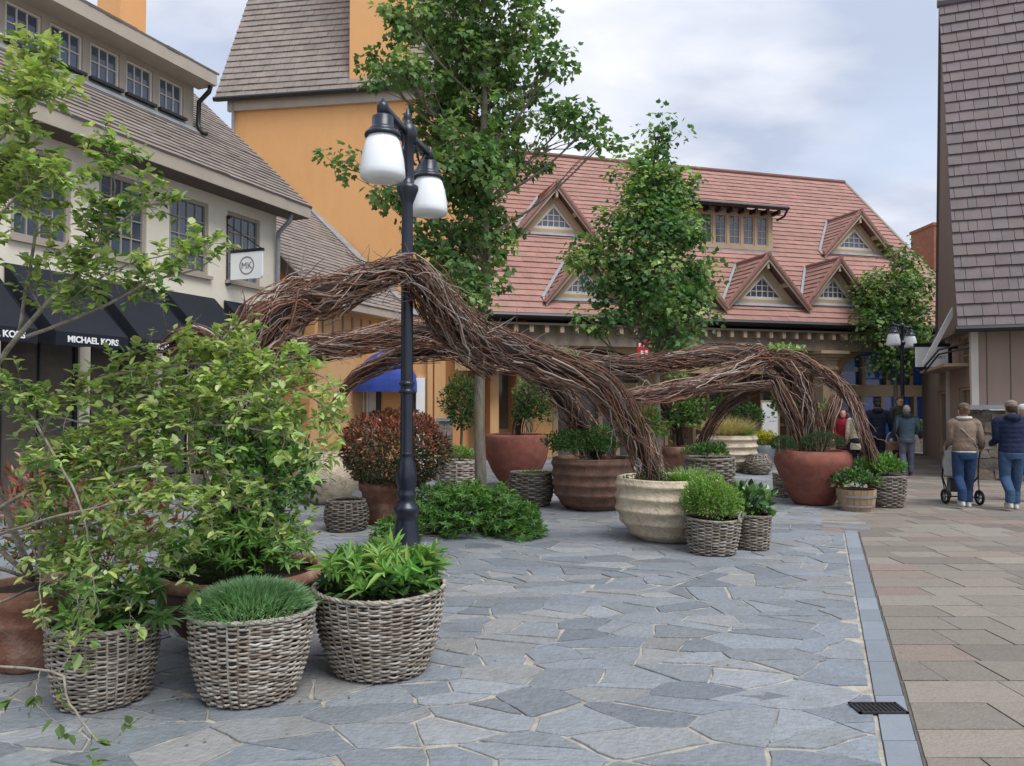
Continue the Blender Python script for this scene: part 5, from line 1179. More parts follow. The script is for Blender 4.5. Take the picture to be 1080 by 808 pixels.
# bowl: tall evergreen round the arch leg + low whorled green
B = BW + V3(0, 0, .47); t = plant('evergreen_shrub', B, 'dense mid-green shrub climbing round the arch leg in the dark bowl', 'shrub'); lv = Leaves('oval', .25, .2); m = MB()
for c, r, n in ((at(262, 470, 5.55), (.32, .3, .3), 750), (at(222, 440, 5.6), (.22, .22, .26), 380), (at(300, 500, 5.5), (.3, .28, .3), 800), (at(250, 530, 5.6), (.36, .28, .2), 450), (at(290, 450, 5.7), (.2, .2, .18), 300), (at(240, 392, 5.7), (.1, .12, .2), 110)): blob(lv, c, r, n, .062, .5, GRN + DRK + FRS[:2], .25, .4, int(c[0] * 100) % 50, pal2=FRS + LIT, p2=lambda d, r: np.clip(d[:, 2] * .5, 0, .5))
lv.fill(m); m.build('leaves', M['leaf'], t); stemset(t, B, [at(rng.uniform(210, 320), rng.uniform(420, 540), 5.55) for _ in range(40)], .006, (.12, .09, .06))
t = plant('whorled_plant', B + V3(.1, -.2, 0), 'low bright green whorled plant along the front rim of the dark bowl', 'plant'); lv = Leaves('lance', .25, .25); m = MB()
def whorls(lv, pts, n, L, wr, pal, tilt=.5, up=.35):
    for p in pts:
        ax = nrm(V3(*(nr.normal(0, 1, 3) * tilt)) + V3(0, 0, 1)); a = np.arange(n) / n * 2 * math.pi + nr.uniform(0, 6); X = nrm(np.cross(ax, (1, .3, 0))); Y = np.cross(ax, X)
        D = np.cos(a)[:, None] * X + np.sin(a)[:, None] * Y + ax * up * nr.uniform(.3, 1.6, (n, 1)); N = ax + rdir(n) * .25
        lv.add(np.tile(p, (n, 1)) + nr.normal(0, .004, (n, 3)), D, N, L * nr.uniform(.65, 1.2, n), wr, pick(pal, n, .12) * nr.uniform(.85, 1.15))
pts = []
for _ in range(230):
    a = nr.uniform(0, 6.28); q = nr.random() ** .5; x, y = .5 * q * math.cos(a), .48 * q * math.sin(a); pts.append(B + V3(x, y, .06 + .36 * math.sqrt(max(0, 1 - q * q)) * nr.uniform(.45, 1.15) + .06 * nr.random()))
whorls(lv, pts, 9, .09, .27, FRS + LIT[:1] + [(.16, .33, .07), (.2, .38, .09)], .5); lv.fill(m); m.build('leaves', M['gloss'], t); stemset(t, B, pts, .004)
# basket plants in front
B = K1 + V3(0, 0, .5); t = plant('leafy_plant', B, 'upright bright green plant with long pointed leaves in the large basket by the lamp post', 'plant'); lv = Leaves('lance', .25, .35); m = MB(); pts = []
for _ in range(76):
    a = nr.uniform(0, 6.28); q = nr.random() ** .5 * .37; h = nr.uniform(.09, .26) * (1.1 - q * .6); pts.append(B + V3(q * math.cos(a), q * math.sin(a), h))
whorls(lv, pts, 8, .125, .25, FRS + LIT[:2], .45, .75); whorls(lv, [p - V3(0, 0, .08) for p in pts[::2]], 6, .12, .28, GRN + DRK[3:], .5, .25)
blob(lv, B + V3(0, 0, .03), (.36, .36, .09), 420, .09, .35, GRN + DRK, .3, .5, 60, .2, lowcut=0); lv.fill(m); m.build('leaves', M['leaf'], t); stemset(t, B, pts, .005, (.12, .19, .05))
def grass(name, c, r, n, L, pal, label, w=.06, spread=1.0, h0=0., cat='grass plant', curl=.3, parent=None, top=1.0, m='needle', dome=.0):
    t = plant(name, c, label, cat); lv = Leaves('blade', 0, curl); a = nr.uniform(0, 6.28, n); q = nr.random(n) ** .5
    P = np.stack([c[0] + r * q * np.cos(a), c[1] + r * q * np.sin(a), np.full(n, c[2] + h0) + dome * np.sqrt(np.maximum(0, 1 - q * q))], -1)
    D = np.stack([np.cos(a) * q * spread, np.sin(a) * q * spread, np.full(n, top)], -1) + rdir(n) * .28; N = np.stack([-np.cos(a), -np.sin(a), np.full(n, .5)], -1) + rdir(n) * .4
    lv.add(P, D, N, L * nr.uniform(.55, 1.15, n), w, pick(pal, n)); mb = MB(); lv.fill(mb); mb.build('blades', M[m], t); return t
grass('grassy_cushion', K2 + V3(0, 0, .46), .33, 4300, .085, [(.22, .4, .18), (.28, .47, .24), (.17, .33, .13), (.36, .52, .33)], 'domed cushion of fine bluish-green grass filling the basket at front left', .1, .85, 0, 'grass plant', .35, dome=.13)
B = K3 + V3(0, 0, .42); t = plant('glossy_plant', B, 'broad dark glossy-leaved plant spilling over the basket at the left edge', 'plant'); lv = Leaves('lance', .22, .4); m = MB(); pts = []
for _ in range(44):
    a = nr.uniform(0, 6.28); q = nr.random() ** .5 * .3; pts.append(B + V3(q * math.cos(a) + .04, q * math.sin(a), nr.uniform(.02, .26)))
whorls(lv, pts, 7, .12, .34, GRN + FRS[:2] + [(.035, .085, .03)], .6, .2)
for k in range(4): whorls(lv, [at(166 + k * 3, 640 + nr.uniform(-12, 12), 4.4)], 5, .1, .34, GRN, .6, .1)
lv.fill(m); m.build('leaves', M['gloss'], t); stemset(t, B, pts, .005, (.1, .16, .05))
# bed shrub
B = V3(gx(500, 10.4), 10.4, 0); t = plant('ground_shrub', B, 'spreading low mound of bright green shrub growing in the paving right of the near lamp', 'shrub'); lv = Leaves('lance', .25, .25); m = MB(); pts = []
for (cx, cy, rx, ry, h, k) in ((500, 10.5, .68, .9, .62, 620), (545, 10.1, .34, .62, .36, 260), (455, 10.6, .4, .7, .55, 260), (560, 9.95, .2, .3, .26, 80), (525, 10.9, .4, .5, .56, 160), (420, 9.6, .3, .4, .3, 110)):
    c = V3(gx(cx, cy), cy, 0); d = rdir(k); d[:, 2] = abs(d[:, 2]); rr = lump(d, cx, .16)[:, None] * (.72 + .28 * nr.random((k, 1))); pts += list(c + d * V3(rx, ry, h) * rr + V3(0, 0, .03))
whorls(lv, pts, 9, .078, .32, GRN + FRS + [(.05, .12, .03)], .55, .3)
for (cx, cy, rx, ry, h, k) in ((500, 10.5, .55, .75, .5, 900), (545, 10.1, .3, .5, .28, 300), (455, 10.6, .3, .5, .4, 300)): blob(lv, V3(gx(cx, cy), cy, .05), (rx, ry, h), k, .075, .34, DRK, .4, .2, cx, lowcut=0)
lv.fill(m); m.build('leaves', M['leaf'], t); stemset(t, B, pts[::9], .006, (.09, .1, .05))
# red-leaved ball
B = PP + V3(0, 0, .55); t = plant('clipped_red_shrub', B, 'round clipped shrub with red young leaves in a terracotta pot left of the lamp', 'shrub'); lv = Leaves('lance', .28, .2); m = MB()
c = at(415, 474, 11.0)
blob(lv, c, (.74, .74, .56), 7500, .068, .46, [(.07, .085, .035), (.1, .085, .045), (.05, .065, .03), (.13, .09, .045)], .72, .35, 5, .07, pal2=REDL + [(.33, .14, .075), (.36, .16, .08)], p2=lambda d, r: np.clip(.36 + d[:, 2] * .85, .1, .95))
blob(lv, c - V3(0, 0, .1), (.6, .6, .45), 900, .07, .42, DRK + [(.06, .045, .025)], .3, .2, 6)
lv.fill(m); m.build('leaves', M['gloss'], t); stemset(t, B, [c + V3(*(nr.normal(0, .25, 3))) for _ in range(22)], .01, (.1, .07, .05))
# smaller pot plants
def bush(name, c, r, n, L, wr, pal, label, shape='oval', mt='leaf', seed=1, up=.45, shell=.3, amp=.25, cat='plant', lowcut=-.5, stem=10, group=None, pal2=None, p2=None):
    t = plant(name, (c[0], c[1], c[2] - r[2] * .7), label, cat, group); lv = Leaves(shape, .28, .22); m = MB(); blob(lv, c, r, n, L, wr, pal, shell, up, seed, amp, lowcut=lowcut, pal2=pal2, p2=p2); lv.fill(m); m.build('leaves', M[mt], t)
    if stem: stemset(t, V3(c[0], c[1], c[2] - r[2] * .8), [c + rdir(1)[0] * np.asarray(r) * .7 for _ in range(stem)], .005, (.1, .1, .05))
    return t
bush('feathery_plant', at(748, 530, 8.8), (.31, .28, .29), 8500, .034, .4, [(.16, .29, .06), (.21, .35, .08), (.12, .23, .045), (.27, .38, .12)], 'feathery light green plant overflowing the loop-handled basket', seed=3, amp=.2, stem=24)
bush('broad_leaf_plant', at(791, 532, 9.1), (.24, .2, .22), 260, .11, .6, GRN + DRK + FRS[:1], 'dark broad-leaved plant in the narrow basket right of the feathery plant', 'oval', 'gloss', 4, amp=.3, stem=16)
grass('grass_tuft', RBp + V3(.26, -.12, .68), .2, 900, .26, FRS + LIT[:2], 'tuft of bright green grass in the sand-coloured ribbed pot', .035, .7)
bush('trailing_plant', RBp + V3(-.22, 0, .74), (.3, .3, .1), 500, .04, .5, GRN + [(.12, .17, .08)], 'low sparse trailing plant beside the branch leg in the sand-coloured pot', seed=6)
bush('dark_leafy_plant', at(620, 468, 12.35), (.7, .5, .28), 3400, .06, .42, GRN + DRK, 'dark green leafy plant spilling over the rim of the brown ribbed pot', 'lance', seed=7, amp=.3, stem=30)
bush('reddish_creeper', at(680, 452, 12.6), (.36, .3, .32), 650, .08, .6, GRN + FRS + [(.2, .07, .03), (.25, .12, .03)], 'climbing plant with a few orange and red leaves between the two ribbed pots', seed=8, amp=.4, shell=.2)
bush('low_sedum', WF_ + V3(0, 0, .5), (.24, .22, .06), 350, .035, .5, GRN + [(.13, .17, .09)], 'sparse low greenery in the rough dark grey basket', seed=9)
bush('cushion_plant', at(826, 469, 12.75), (.2, .2, .145), 2600, .03, .22, [(.035, .085, .035), (.05, .11, .045), (.028, .065, .03)], 'smaller rounded dark green cushion plant on the left rim of the round red-brown pot', 'lance', 'needle', 10, shell=.8, amp=.08, group='cushion plants')
bush('cushion_plant', at(868, 467, 12.8), (.36, .26, .155), 4200, .03, .22, [(.035, .085, .035), (.05, .11, .045), (.028, .065, .03), (.07, .14, .055)], 'larger rounded dark green cushion plant on the right rim of the round red-brown pot', 'lance', 'needle', 11, shell=.8, amp=.08, group='cushion plants')
bush('climbing_plant', at(829, 425, 13.2), (.24, .24, .48), 900, .075, .65, GRN + LIT, 'broad-leaved climber on the left side of the branch trunk in the round red-brown pot', seed=12, amp=.35, shell=.2)
bush('climbing_plant', at(872, 440, 13.4), (.1, .12, .25), 130, .07, .65, GRN + LIT[:2], 'wisps of climber on the right side of the branch trunk in the round red-brown pot', seed=13, amp=.4, shell=.1)
bush('barrel_plant', at(903, 506, 12.3), (.32, .28, .15), 900, .07, .5, GRN + DRK, 'dark leafy plant filling the oak half barrel', seed=14, amp=.3)
bush('basket_plant', at(930, 492, 12.75), (.42, .3, .17), 1400, .07, .5, GRN + FRS, 'fresh green leafy plant spreading over the dark basket behind the barrel', seed=15, amp=.35)
bush('basket_plant', at(746, 476, 15.1), (.44, .36, .15), 1600, .055, .5, GRN + DRK[1:], 'green leafy mound over the broad rough basket behind the centre pots', seed=16, amp=.25)
grass('grass_tuft', HP + V3(-.02, -.1, .86), .46, 1900, .56, [(.52, .4, .2), (.45, .34, .18), (.34, .33, .13), (.58, .47, .27)], 'golden ornamental grass in the distant ribbed pot', .02, .75)
grass('grass_tuft', HP + V3(.32, -.3, .86), .22, 420, .36, FRS + LIT, 'green grass clump beside the golden grass in the distant ribbed pot', .03, .8)
bush('yellow_flower', at(806, 464, 21.2), (.36, .34, .26), 1500, .05, .6, [(.12, .16, .03), (.09, .15, .03)], 'mound of bright yellow flowers in the grey bucket-shaped pot', seed=17, amp=.15, pal2=[(.55, .47, .02), (.6, .52, .05), (.42, .4, .03)], p2=lambda d, r: np.clip(.45 + d[:, 2] * .6, .2, .9), cat='flowers')
bush('leafy_vine', at(722, 440, 17.1), (.42, .35, .6), 1100, .09, .6, GRN + LIT[:2] + DRK, 'leafy vine round the branch stump behind the sand-coloured pot', seed=18, amp=.4, shell=.15)
bush('leafy_vine', at(560, 430, 15.6), (.42, .35, .62), 1300, .08, .55, DRK + GRN[:2], 'dark leafy vine standing in the tall red-brown pot', seed=19, amp=.3, shell=.2, pal2=[(.3, .33, .17), (.2, .25, .1)], p2=lambda d, r: np.clip(d[:, 2] - .3, 0, .6))
bush('leaf_sprig', at(590, 378, 8.9), (.2, .12, .075), 90, .08, .5, LIT + [(.2, .27, .12)], 'pale leaf sprigs sprouting on top of the front branch arch', seed=20, stem=6)
bush('leaf_sprig', at(828, 368, 12.8), (.34, .2, .06), 80, .08, .55, LIT + [(.2, .27, .12)], 'pale green leaves sprouting on top of the right-hand branch arm', seed=21, stem=6)
bush('leaf_sprig', at(714, 398, 12.0), (.2, .14, .05), 70, .07, .5, LIT, 'small tuft of leaves caught between the two long branch arms', seed=22, stem=4)
bush('white_basket_plant', at(484, 479, 14.5), (.34, .3, .14), 800, .055, .5, FRS + LIT, 'light green plant in the whitewashed basket left of the tree trunk', seed=23)
B = LPt + V3(0, 0, .6); t = plant('topiary_tree', B, 'small bushy potted tree with a dark rounded crown left of the lichened trunk', 'tree'); c = at(486, 425, 17.2); lv = Leaves('oval', .25, .2); m = MB(); blob(lv, c, (.44, .42, .6), 2900, .065, .5, DRK + GRN[:2], .4, .3, 24, .28); lv.fill(m); m.build('crown', M['leaf'], t); g = MB(); g.tube([B, B + V3(.02, 0, .4), c], [.035, .03, .02], 8); g.build('trunk', M['trunk'], t)
for k, (px, py, Y, r, lab) in enumerate(((790, 440, 24.0, .42, 'round clipped dark bush in front of the wooden shopfront, left of the white poster'), (765, 432, 24.6, .45, 'loose dark bush behind the golden grass'))):
    P0 = V3(gx(px, Y), Y, 0); t = plant('clipped_bush', P0, lab, 'shrub'); lv = Leaves('oval', .25, .2); m = MB(); blob(lv, at(px, py, Y), (r, r, r), 1100, .08, .55, DRK + GRN[:2], .6, .3, 30 + k, .1); lv.fill(m); m.build('crown', M['leaf'], t); g = MB(); g.tube([P0, at(px, py, Y)], .04, 6); g.lathe([(.05, 0), (.22, .02), (.28, .4), (.26, .42), (.24, .38)], P0, 16); g.build('stem_and_pot', M['terra'], t)
for k, (px, Y, lab) in enumerate(((969, 27.0, 'green planter box plant left of the black bin'), (992, 27.2, 'green planter box plant right of the black bin, by the shingled building'))):
    P0 = V3(gx(px, Y), Y, 0); t = plant('box_planter', P0, lab, 'planter'); g = MB(); F = Frame(P0, (1, 0, 0), ZA); g.box(F, -.3, .3, 0, .6, -.25, .25); g.build('box', M['stone'], t); lv = Leaves('lance', .25, .2); m = MB(); blob(lv, P0 + V3(0, 0, .78), (.38, .3, .3), 600, .13, .4, FRS + GRN, .3, .5, 40 + k, .2); lv.fill(m); m.build('leaves', M['leaf'], t)
P0 = V3(gx(980, 26.8), 26.8, 0); t = thing('litter_bin', tuple(P0), 'black litter bin with pale lid between the green planters', 'bin'); g = MB(); g.lathe([(.01, 0), (.22, 0), (.25, .75), (.23, .76)], P0, 20); g.build('body', M['black'], t); g = MB(); g.lathe([(.26, .765), (.27, .8), (.2, .86), (.01, .88)], P0, 20); g.build('lid', M['offwhite'], t)
def fuse(g, voxel, name, m, parent, smooth=3, col=None, adapt=0):
    me = g.mesh('tmp'); o = bpy.data.objects.new('tmp', me); COL.objects.link(o)
    r = o.modifiers.new('r', 'REMESH'); r.mode = 'VOXEL'; r.voxel_size = voxel; r.use_smooth_shade = True
    if smooth: s = o.modifiers.new('s', 'SMOOTH'); s.factor = .5; s.iterations = smooth
    dg = DG(); dg.update(); nm = bpy.data.meshes.new_from_object(o.evaluated_get(dg)); bpy.data.objects.remove(o); nm.name = name
    for a in list(nm.attributes):
        if a.name == 'Col': nm.attributes.remove(a)
    n = len(nm.polygons); a = nm.attributes.new('Col', 'FLOAT_COLOR', 'FACE'); c = np.ones((n, 4), np.float32)
    co = np.zeros(len(nm.vertices) * 3, np.float32); nm.vertices.foreach_get('co', co); co = co.reshape(-1, 3)
    st = np.zeros(n, np.int32); nm.polygons.foreach_get('loop_start', st); li = np.zeros(len(nm.loops), np.int32); nm.loops.foreach_get('vertex_index', li); cen = co[li[st]]
    c[:, :3] = (col(cen) if callable(col) else np.array(col if col is not None else (1, 1, 1)))
    a.data.foreach_set('color', c.ravel())
    off = wloc(parent); nm.transform(Matrix.Translation(-Vector(off))); nm.materials.clear(); nm.materials.append(m)
    nm.polygons.foreach_set('use_smooth', np.ones(n, bool))
    ob = bpy.data.objects.new(name, nm); COL.objects.link(ob); ob.parent = parent; return ob
def person(P0, face, H, label, coat=(.1, .1, .1), legs=(.1, .15, .3), shoes=(.5, .5, .5), coat_len=.86, hair=(.1, .07, .05), hat=None, step=.12, arms=((-.05, .02), (.05, .02)), puff=0.0, hood=False, curly=False, bun=False, voxel=.011, fem=False, collar=None, hem=None, glasses=False, leg_m='denim', bend=(0, 0), beard=None, sleeve=None, coat2=None):
    """face: heading in degrees, 0 = walking away from the camera (+Y). arms: (forward, out) of each hand, metres at H=1.7"""
    k = H / 1.7; t = thing('person', tuple(P0), label, 'person'); a = math.radians(face); ca, sa = math.cos(a), math.sin(a)
    def w(x, y, z): return V3(P0[0] + k * (x * ca + y * sa), P0[1] + k * (-x * sa + y * ca), P0[2] + k * z)
    def path(*p): return [w(*q) for q in p]
    sh = .185 if fem else .205; hp = .1
    feet = {}
    def limb_leg(s, st):
        f = st; hx = s * hp * .92; lift = .05 if f < -.05 else 0
        return [(hx, 0, .92), (hx * 1.02, f * .35 + .03 + (.05 if f < 0 else 0), .5), (hx, f - .01, .1 + lift), (hx, f, .07 + lift)], lift
    def rings(g, R_, n=18):
        Vv = []
        for (x, y, z, rx, ry) in R_:
            for q in range(n): th = q / n * 2 * math.pi; Vv.append(w(x + rx * math.cos(th), y + ry * math.sin(th), z))
        i = np.arange(len(R_) - 1)[:, None] * n; j = np.arange(n)[None, :]; j2 = (j + 1) % n
        b = g.n; g.add(Vv, np.stack([i + j, i + j2, i + n + j2, i + n + j], -1).reshape(-1, 4))
        for ql, o in ((list(range(n))[::-1], 0), (list(range(n)), (len(R_) - 1) * n)): g.f.append(np.array([[b + o + q for q in ql]])); g.c.append(np.ones((1, 3))); g.m.append(np.array([0]))
    hands = []
    def arm_pts(s, fo, out):
        S_ = (s * sh, 0, 1.385); 
        E_ = (s * (sh + .025 + out * .5), -.03 + fo * .25, 1.12); Hn = (s * (sh + .04 + out), fo + .02, .9 + max(0, abs(fo) - .15) * .75)
        return S_, E_, Hn
    steps = (step, -step)
    # --- body, one skin-coloured continuous figure
    g = MB()
    rings(g, [(0, 0, .86, .14, .1), (0, 0, .95, .155, .11), (0, .0, 1.1, .125, .095), (0, 0, 1.28, .15, .105), (0, -.005, 1.38, .15, .09), (0, -.01, 1.43, .09, .07), (0, -.005, 1.47, .055, .055), (0, .01, 1.52, .052, .055)])
    rings(g, [(0, .02, 1.475, .04, .05), (0, .02, 1.5, .058, .075), (0, .012, 1.55, .07, .088), (0, .004, 1.6, .075, .096), (0, 0, 1.645, .07, .09), (0, -.002, 1.68, .048, .062), (0, -.002, 1.697, .015, .02)])
    g.tube(path((0, .095, 1.6), (0, .116, 1.565), (0, .112, 1.555)), np.array([.008, .014, .01]) * k, 8)
    for s in (-1, 1): g.ball(w(s * .076, 0, 1.575), (.012 * k, .02 * k, .03 * k), 8)
    g.ball(w(0, .085, 1.52), (.024 * k, .012 * k, .009 * k), 8); g.ball(w(0, .075, 1.492), (.026 * k, .02 * k, .018 * k), 8)
    for s, st in zip((-1, 1), steps):
        lp, lift = limb_leg(s, st); g.tube(path(*lp), np.array([.062, .036, .028, .03]) * k, 10); g.ball(w(lp[3][0], st + .05, .05 + lift), (.04 * k, .11 * k, .035 * k), 10)
    for s, (fo, out) in zip((-1, 1), arms):
        S_, E_, Hn = arm_pts(s, fo, out); g.tube(path((s * .12, 0, 1.38), S_, E_, Hn), np.array([.045, .045, .036, .026]) * k, 10)
        d = nrm(np.array(Hn) - np.array(E_)); pal_ = np.array(Hn) + d * .05; hands.append((s, np.array(Hn), d))
        g.tube([w(*Hn), w(*(pal_)), w(*(pal_ + d * .02))], np.array([.026, .036, .03]) * k, 8)
        for q in range(4):
            o = V3(0, (q - 1.5) * .018, 0); b = pal_ + d * .02 + o; L_ = (.062, .075, .072, .055)[q]; cur = V3(-s * .02, .012, 0)
            g.tube([w(*b), w(*(b + d * L_ * .5 + cur * .3)), w(*(b + d * L_ * .9 + cur))], np.array([.0095, .009, .0075]) * k, 6)
        b = np.array(Hn) + d * .025 + V3(-s * .005, .026, 0); g.tube([w(*b), w(*(b + d * .03 + V3(0, .025, 0))), w(*(b + d * .06 + V3(0, .03, 0)))], np.array([.012, .0105, .009]) * k, 6)
    fuse(g, voxel * .8, 'body', M['skin'], t, 1)
    # --- trousers
    g = MB(); rings(g, [(0, -.01, .8, .15, .115), (0, -.012, .88, .172, .128), (0, -.005, .96, .16, .118), (0, 0, 1.04, .14, .105)])
    for s, st in zip((-1, 1), steps):
        lp, lift = limb_leg(s, st); lp = [lp[0], (lp[1][0], lp[1][1] * .5 - .005, .74), lp[1], (lp[2][0], lp[2][1] - .012 + (.02 if st > 0 else 0), .28 + lift * .5), (lp[2][0], lp[2][1] - .005, .09 + lift)]
        g.tube(path(*lp), np.array([.1, .093, .078, .071, .068]) * k, 14)
    fuse(g, voxel, 'trousers', M[leg_m], t, 3, legs)
    # --- coat
    g = MB(); z0 = coat_len; pf = lambda z: 1 + puff
    RR_ = [(0, 0, z0, .178, .135), (0, 0, z0 + .06, .18, .137), (0, .0, 1.05, .168, .128), (0, .0, 1.18, .18, .135), (0, -.005, 1.3, .197, .138), (0, -.01, 1.385, .185, .118), (0, -.015, 1.43, .125, .095), (0, -.012, 1.47, .085, .082), (0, -.01, 1.495, .078, .08)]
    if fem: RR_ = [(x, y, z, rx * (.92 if z > 1.1 else .98), ry * .95) for x, y, z, rx, ry in RR_]
    zs = np.linspace(z0, 1.495, 44); A_ = np.array(RR_); fine = []
    for z in zs:
        q = [np.interp(z, A_[:, 2], A_[:, c]) for c in (0, 1, 3, 4)]; wv_ = 1 + puff * abs(math.sin((z - z0) / .075 * math.pi)) ** .7; fine.append((q[0], q[1], z, q[2] * wv_, q[3] * wv_))
    rings(g, fine, 22)
    for s, (fo, out) in zip((-1, 1), arms):
        S_, E_, Hn = [np.array(v) for v in arm_pts(s, fo, out)]; P = catmull([V3(s * .1, -.01, 1.385), S_ + V3(0, 0, -.01), E_, Hn - nrm(Hn - E_) * .02], 26)
        rad = np.interp(np.linspace(0, 1, 26), [0, .3, .65, 1], [.07, .07, .056, .047]) * (1 + puff * 1.4 * abs(np.sin(np.linspace(0, 22, 26))))
        g.tube([w(*p) for p in P], rad * k, 12)
    if hood: g.tube(path((-.09, -.02, 1.44), (-.06, -.11, 1.46), (0, -.135, 1.45), (.06, -.11, 1.46), (.09, -.02, 1.44)), np.array([.04, .055, .06, .055, .04]) * k, 10)
    fuse(g, voxel, 'jacket', M['fabric'], t, 2 if puff else 3, coat2 if coat2 is not None else coat)
    if hem is not None:
        g = MB(); rings(g, [(0, 0, z0 - .07, .17, .128), (0, 0, z0 + .005, .176, .133), (0, 0, z0 + .02, .15, .11)]); fuse(g, voxel, 'jacket_hem', M['fabric'], t, 2, hem)
    if collar is not None:
        g = MB(); g.tube(path(*[(.095 * math.cos(q), -.012 + .09 * math.sin(q), 1.475) for q in np.linspace(0, 2 * math.pi, 15)]), .028 * k, 8); fuse(g, voxel, 'collar', M['fabric'], t, 2, collar)
    # --- shoes
    for s, st in zip((-1, 1), steps):
        lp, lift = limb_leg(s, st); g = MB(); x = lp[3][0]; tip = -.03 if lift else 0
        rings(g, [(x, st + .045, .004 + lift + 0, .046, .135), (x, st + .045, .03 + lift, .05, .138), (x, st + .03, .06 + lift, .046, .11), (x, st - .0, .1 + lift, .043, .06)]); fuse(g, .008, 'shoe', M['fabric'], t, 2, lambda c, zb=lift * k: np.where((c[:, 2:3] < .028 + zb), np.array([[.6, .6, .58]]) if sum(shoes) > .9 else np.array([[.3, .3, .3]]), np.array([shoes])))
    # --- hair / hat
    if hair is not None:
        g = MB(); rings(g, [(0, -.022, 1.53, .06, .068), (0, -.026, 1.57, .077, .085), (0, -.022, 1.62, .083, .095), (0, -.008, 1.665, .074, .09), (0, -.004, 1.7, .045, .055), (0, -.004, 1.712, .01, .015)])
        if bun: g.ball(w(0, -.13, 1.63), .04 * k, 10); g.tube(path((0, -.08, 1.62), (0, -.12, 1.63)), .025 * k, 8)
        if curly:
            for _ in range(60): q = nr.uniform(0, 6.28); z = nr.uniform(1.42, 1.7); rr_ = .1 if z < 1.66 else .06; x_, y_ = rr_ * math.cos(q) * 1.05, rr_ * math.sin(q) - .03; g.ball(w(x_, min(y_, .03), z), nr.uniform(.025, .04) * k, 7)
        fuse(g, .008, 'hair', M['hair'], t, 1, hair)
    if hat is not None:
        g = MB(); rings(g, [(0, -.006, 1.615, .086, .103), (0, -.006, 1.66, .088, .104), (0, -.01, 1.7, .074, .086), (0, -.01, 1.722, .035, .04), (0, -.01, 1.727, .01, .01)]); rings(g, [(0, .12, 1.618, .06, .06), (0, .12, 1.63, .06, .06)]); fuse(g, .008, 'cap', M['fabric'], t, 1, hat)
    for s in (-1, 1):
        g = MB(); g.ball(w(s * .03, .088, 1.585), (.011 * k, .008 * k, .007 * k), 8); g.build('eye', M['eye'], t)
    if glasses:
        g = MB()
        for s in (-1, 1): g.tube(path(*[(s * .032 + .024 * math.cos(q), .106, 1.583 + .019 * math.sin(q)) for q in np.linspace(0, 6.28, 13)]), .003 * k, 5)
        for s in (-1, 1): g.tube(path((s * .056, .104, 1.588), (s * .08, .0, 1.588)), .003 * k, 5)
        g.build('glasses', M['black'], t)
    return t, w
Pw = gnd(1018, 536)
tan_ = lambda c: np.where(((c[:, 2:3] > 1.0) & (c[:, 2:3] < 1.42)), np.array([[.25, .185, .14]]), np.array([[.17, .125, .1]]))
wom, ww_ = person(Pw, 14, 1.68, 'woman in short tan jacket with cream collar and blue jeans pushing a stroller', tan_, (.03, .058, .128), (.55, .54, .52), .93, (.19, .11, .06), (.13, .1, .07), -.16, ((.3, -.05), (.24, .1)), .03, bun=True, fem=True, voxel=.009, collar=(.62, .58, .5), hem=(.6, .57, .5))
g = MB(); g.tube([ww_(-.17, .02, 1.42), ww_(-.06, -.145, 1.28), ww_(.08, -.15, 1.12), ww_(.17, -.06, 1.0)], .012, 6, (.3, .25, .2)); g.build('bag_strap', M['fabric'], wom)
Pm = gnd(1068, 538)
person(Pm, 14, 1.72, 'man in navy hooded puffer jacket, tan cap and light blue jeans at right edge', (.018, .026, .062), (.052, .098, .18), (.55, .52, .5), .9, (.05, .035, .025), (.24, .19, .15), -.16, ((.3, -.06), (.3, -.06)), .05, hood=True, voxel=.009)
Pg = gnd(957, 502)
person(Pg, 18, 1.64, 'grey-haired person in slate blue jacket with dark hood and grey trousers, seen from behind', lambda c: np.where((c[:, 2:3] > 1.36) | (abs(c[:, 0:1] - Pg[0]) > .23), np.array([[.025, .035, .05]]), np.array([[.065, .1, .13]])), (.12, .125, .16), (.06, .06, .06), .8, (.33, .29, .25), None, -.1, ((.05, .08), (.12, .08)), 0, hood=True, voxel=.012, leg_m='fabric')
Pn = V3(gx(925, 18.9), 18.9, 0)
person(Pn, 12, 1.78, 'person in dark navy puffer jacket and black cap walking beside the grey-haired person', (.012, .016, .03), (.03, .03, .035), (.03, .03, .03), .78, (.03, .025, .02), (.015, .015, .017), .1, ((.02, .02), (.1, .1)), .05, hood=True, voxel=.012, leg_m='fabric')
Pf = V3(gx(949, 20.6), 20.6, 0)
person(Pf, 170, 1.86, 'tall man with glasses in olive coat facing the camera behind the grey-haired person', (.06, .06, .04), (.03, .035, .05), (.05, .04, .03), .8, (.08, .05, .03), None, .08, ((.04, .02), (.04, .02)), 0, voxel=.012, glasses=True, leg_m='fabric')
Pr = V3(gx(889, 18.4), 18.4, 0)
person(Pr, 205, 1.56, 'woman with curly dark red hair in a red coat behind the round red-brown pot', (.24, .015, .025), (.03, .03, .04), (.05, .04, .03), .66, (.07, .012, .012), None, .08, ((.2, -.06), (.12, 0)), .02, voxel=.012, curly=True, fem=True, leg_m='fabric')
Pc = V3(gx(904, 18.0), 18.0, 0)
person(Pc, 30, 1.58, 'person in cream coat with dark front, mostly hidden behind the branch leg by the barrel', (.55, .47, .36), (.02, .02, .025), (.05, .04, .03), .66, (.05, .03, .02), None, .1, ((.03, .02), (.05, .02)), 0, voxel=.012, fem=True, leg_m='fabric', coat2=lambda c: np.where(c[:, 0:1] > Pc[0] + .02, np.array([[.015, .016, .02]]), np.array([[.5, .43, .33]])))
Pb = V3(gx(1079, 13.4), 13.4, 0)
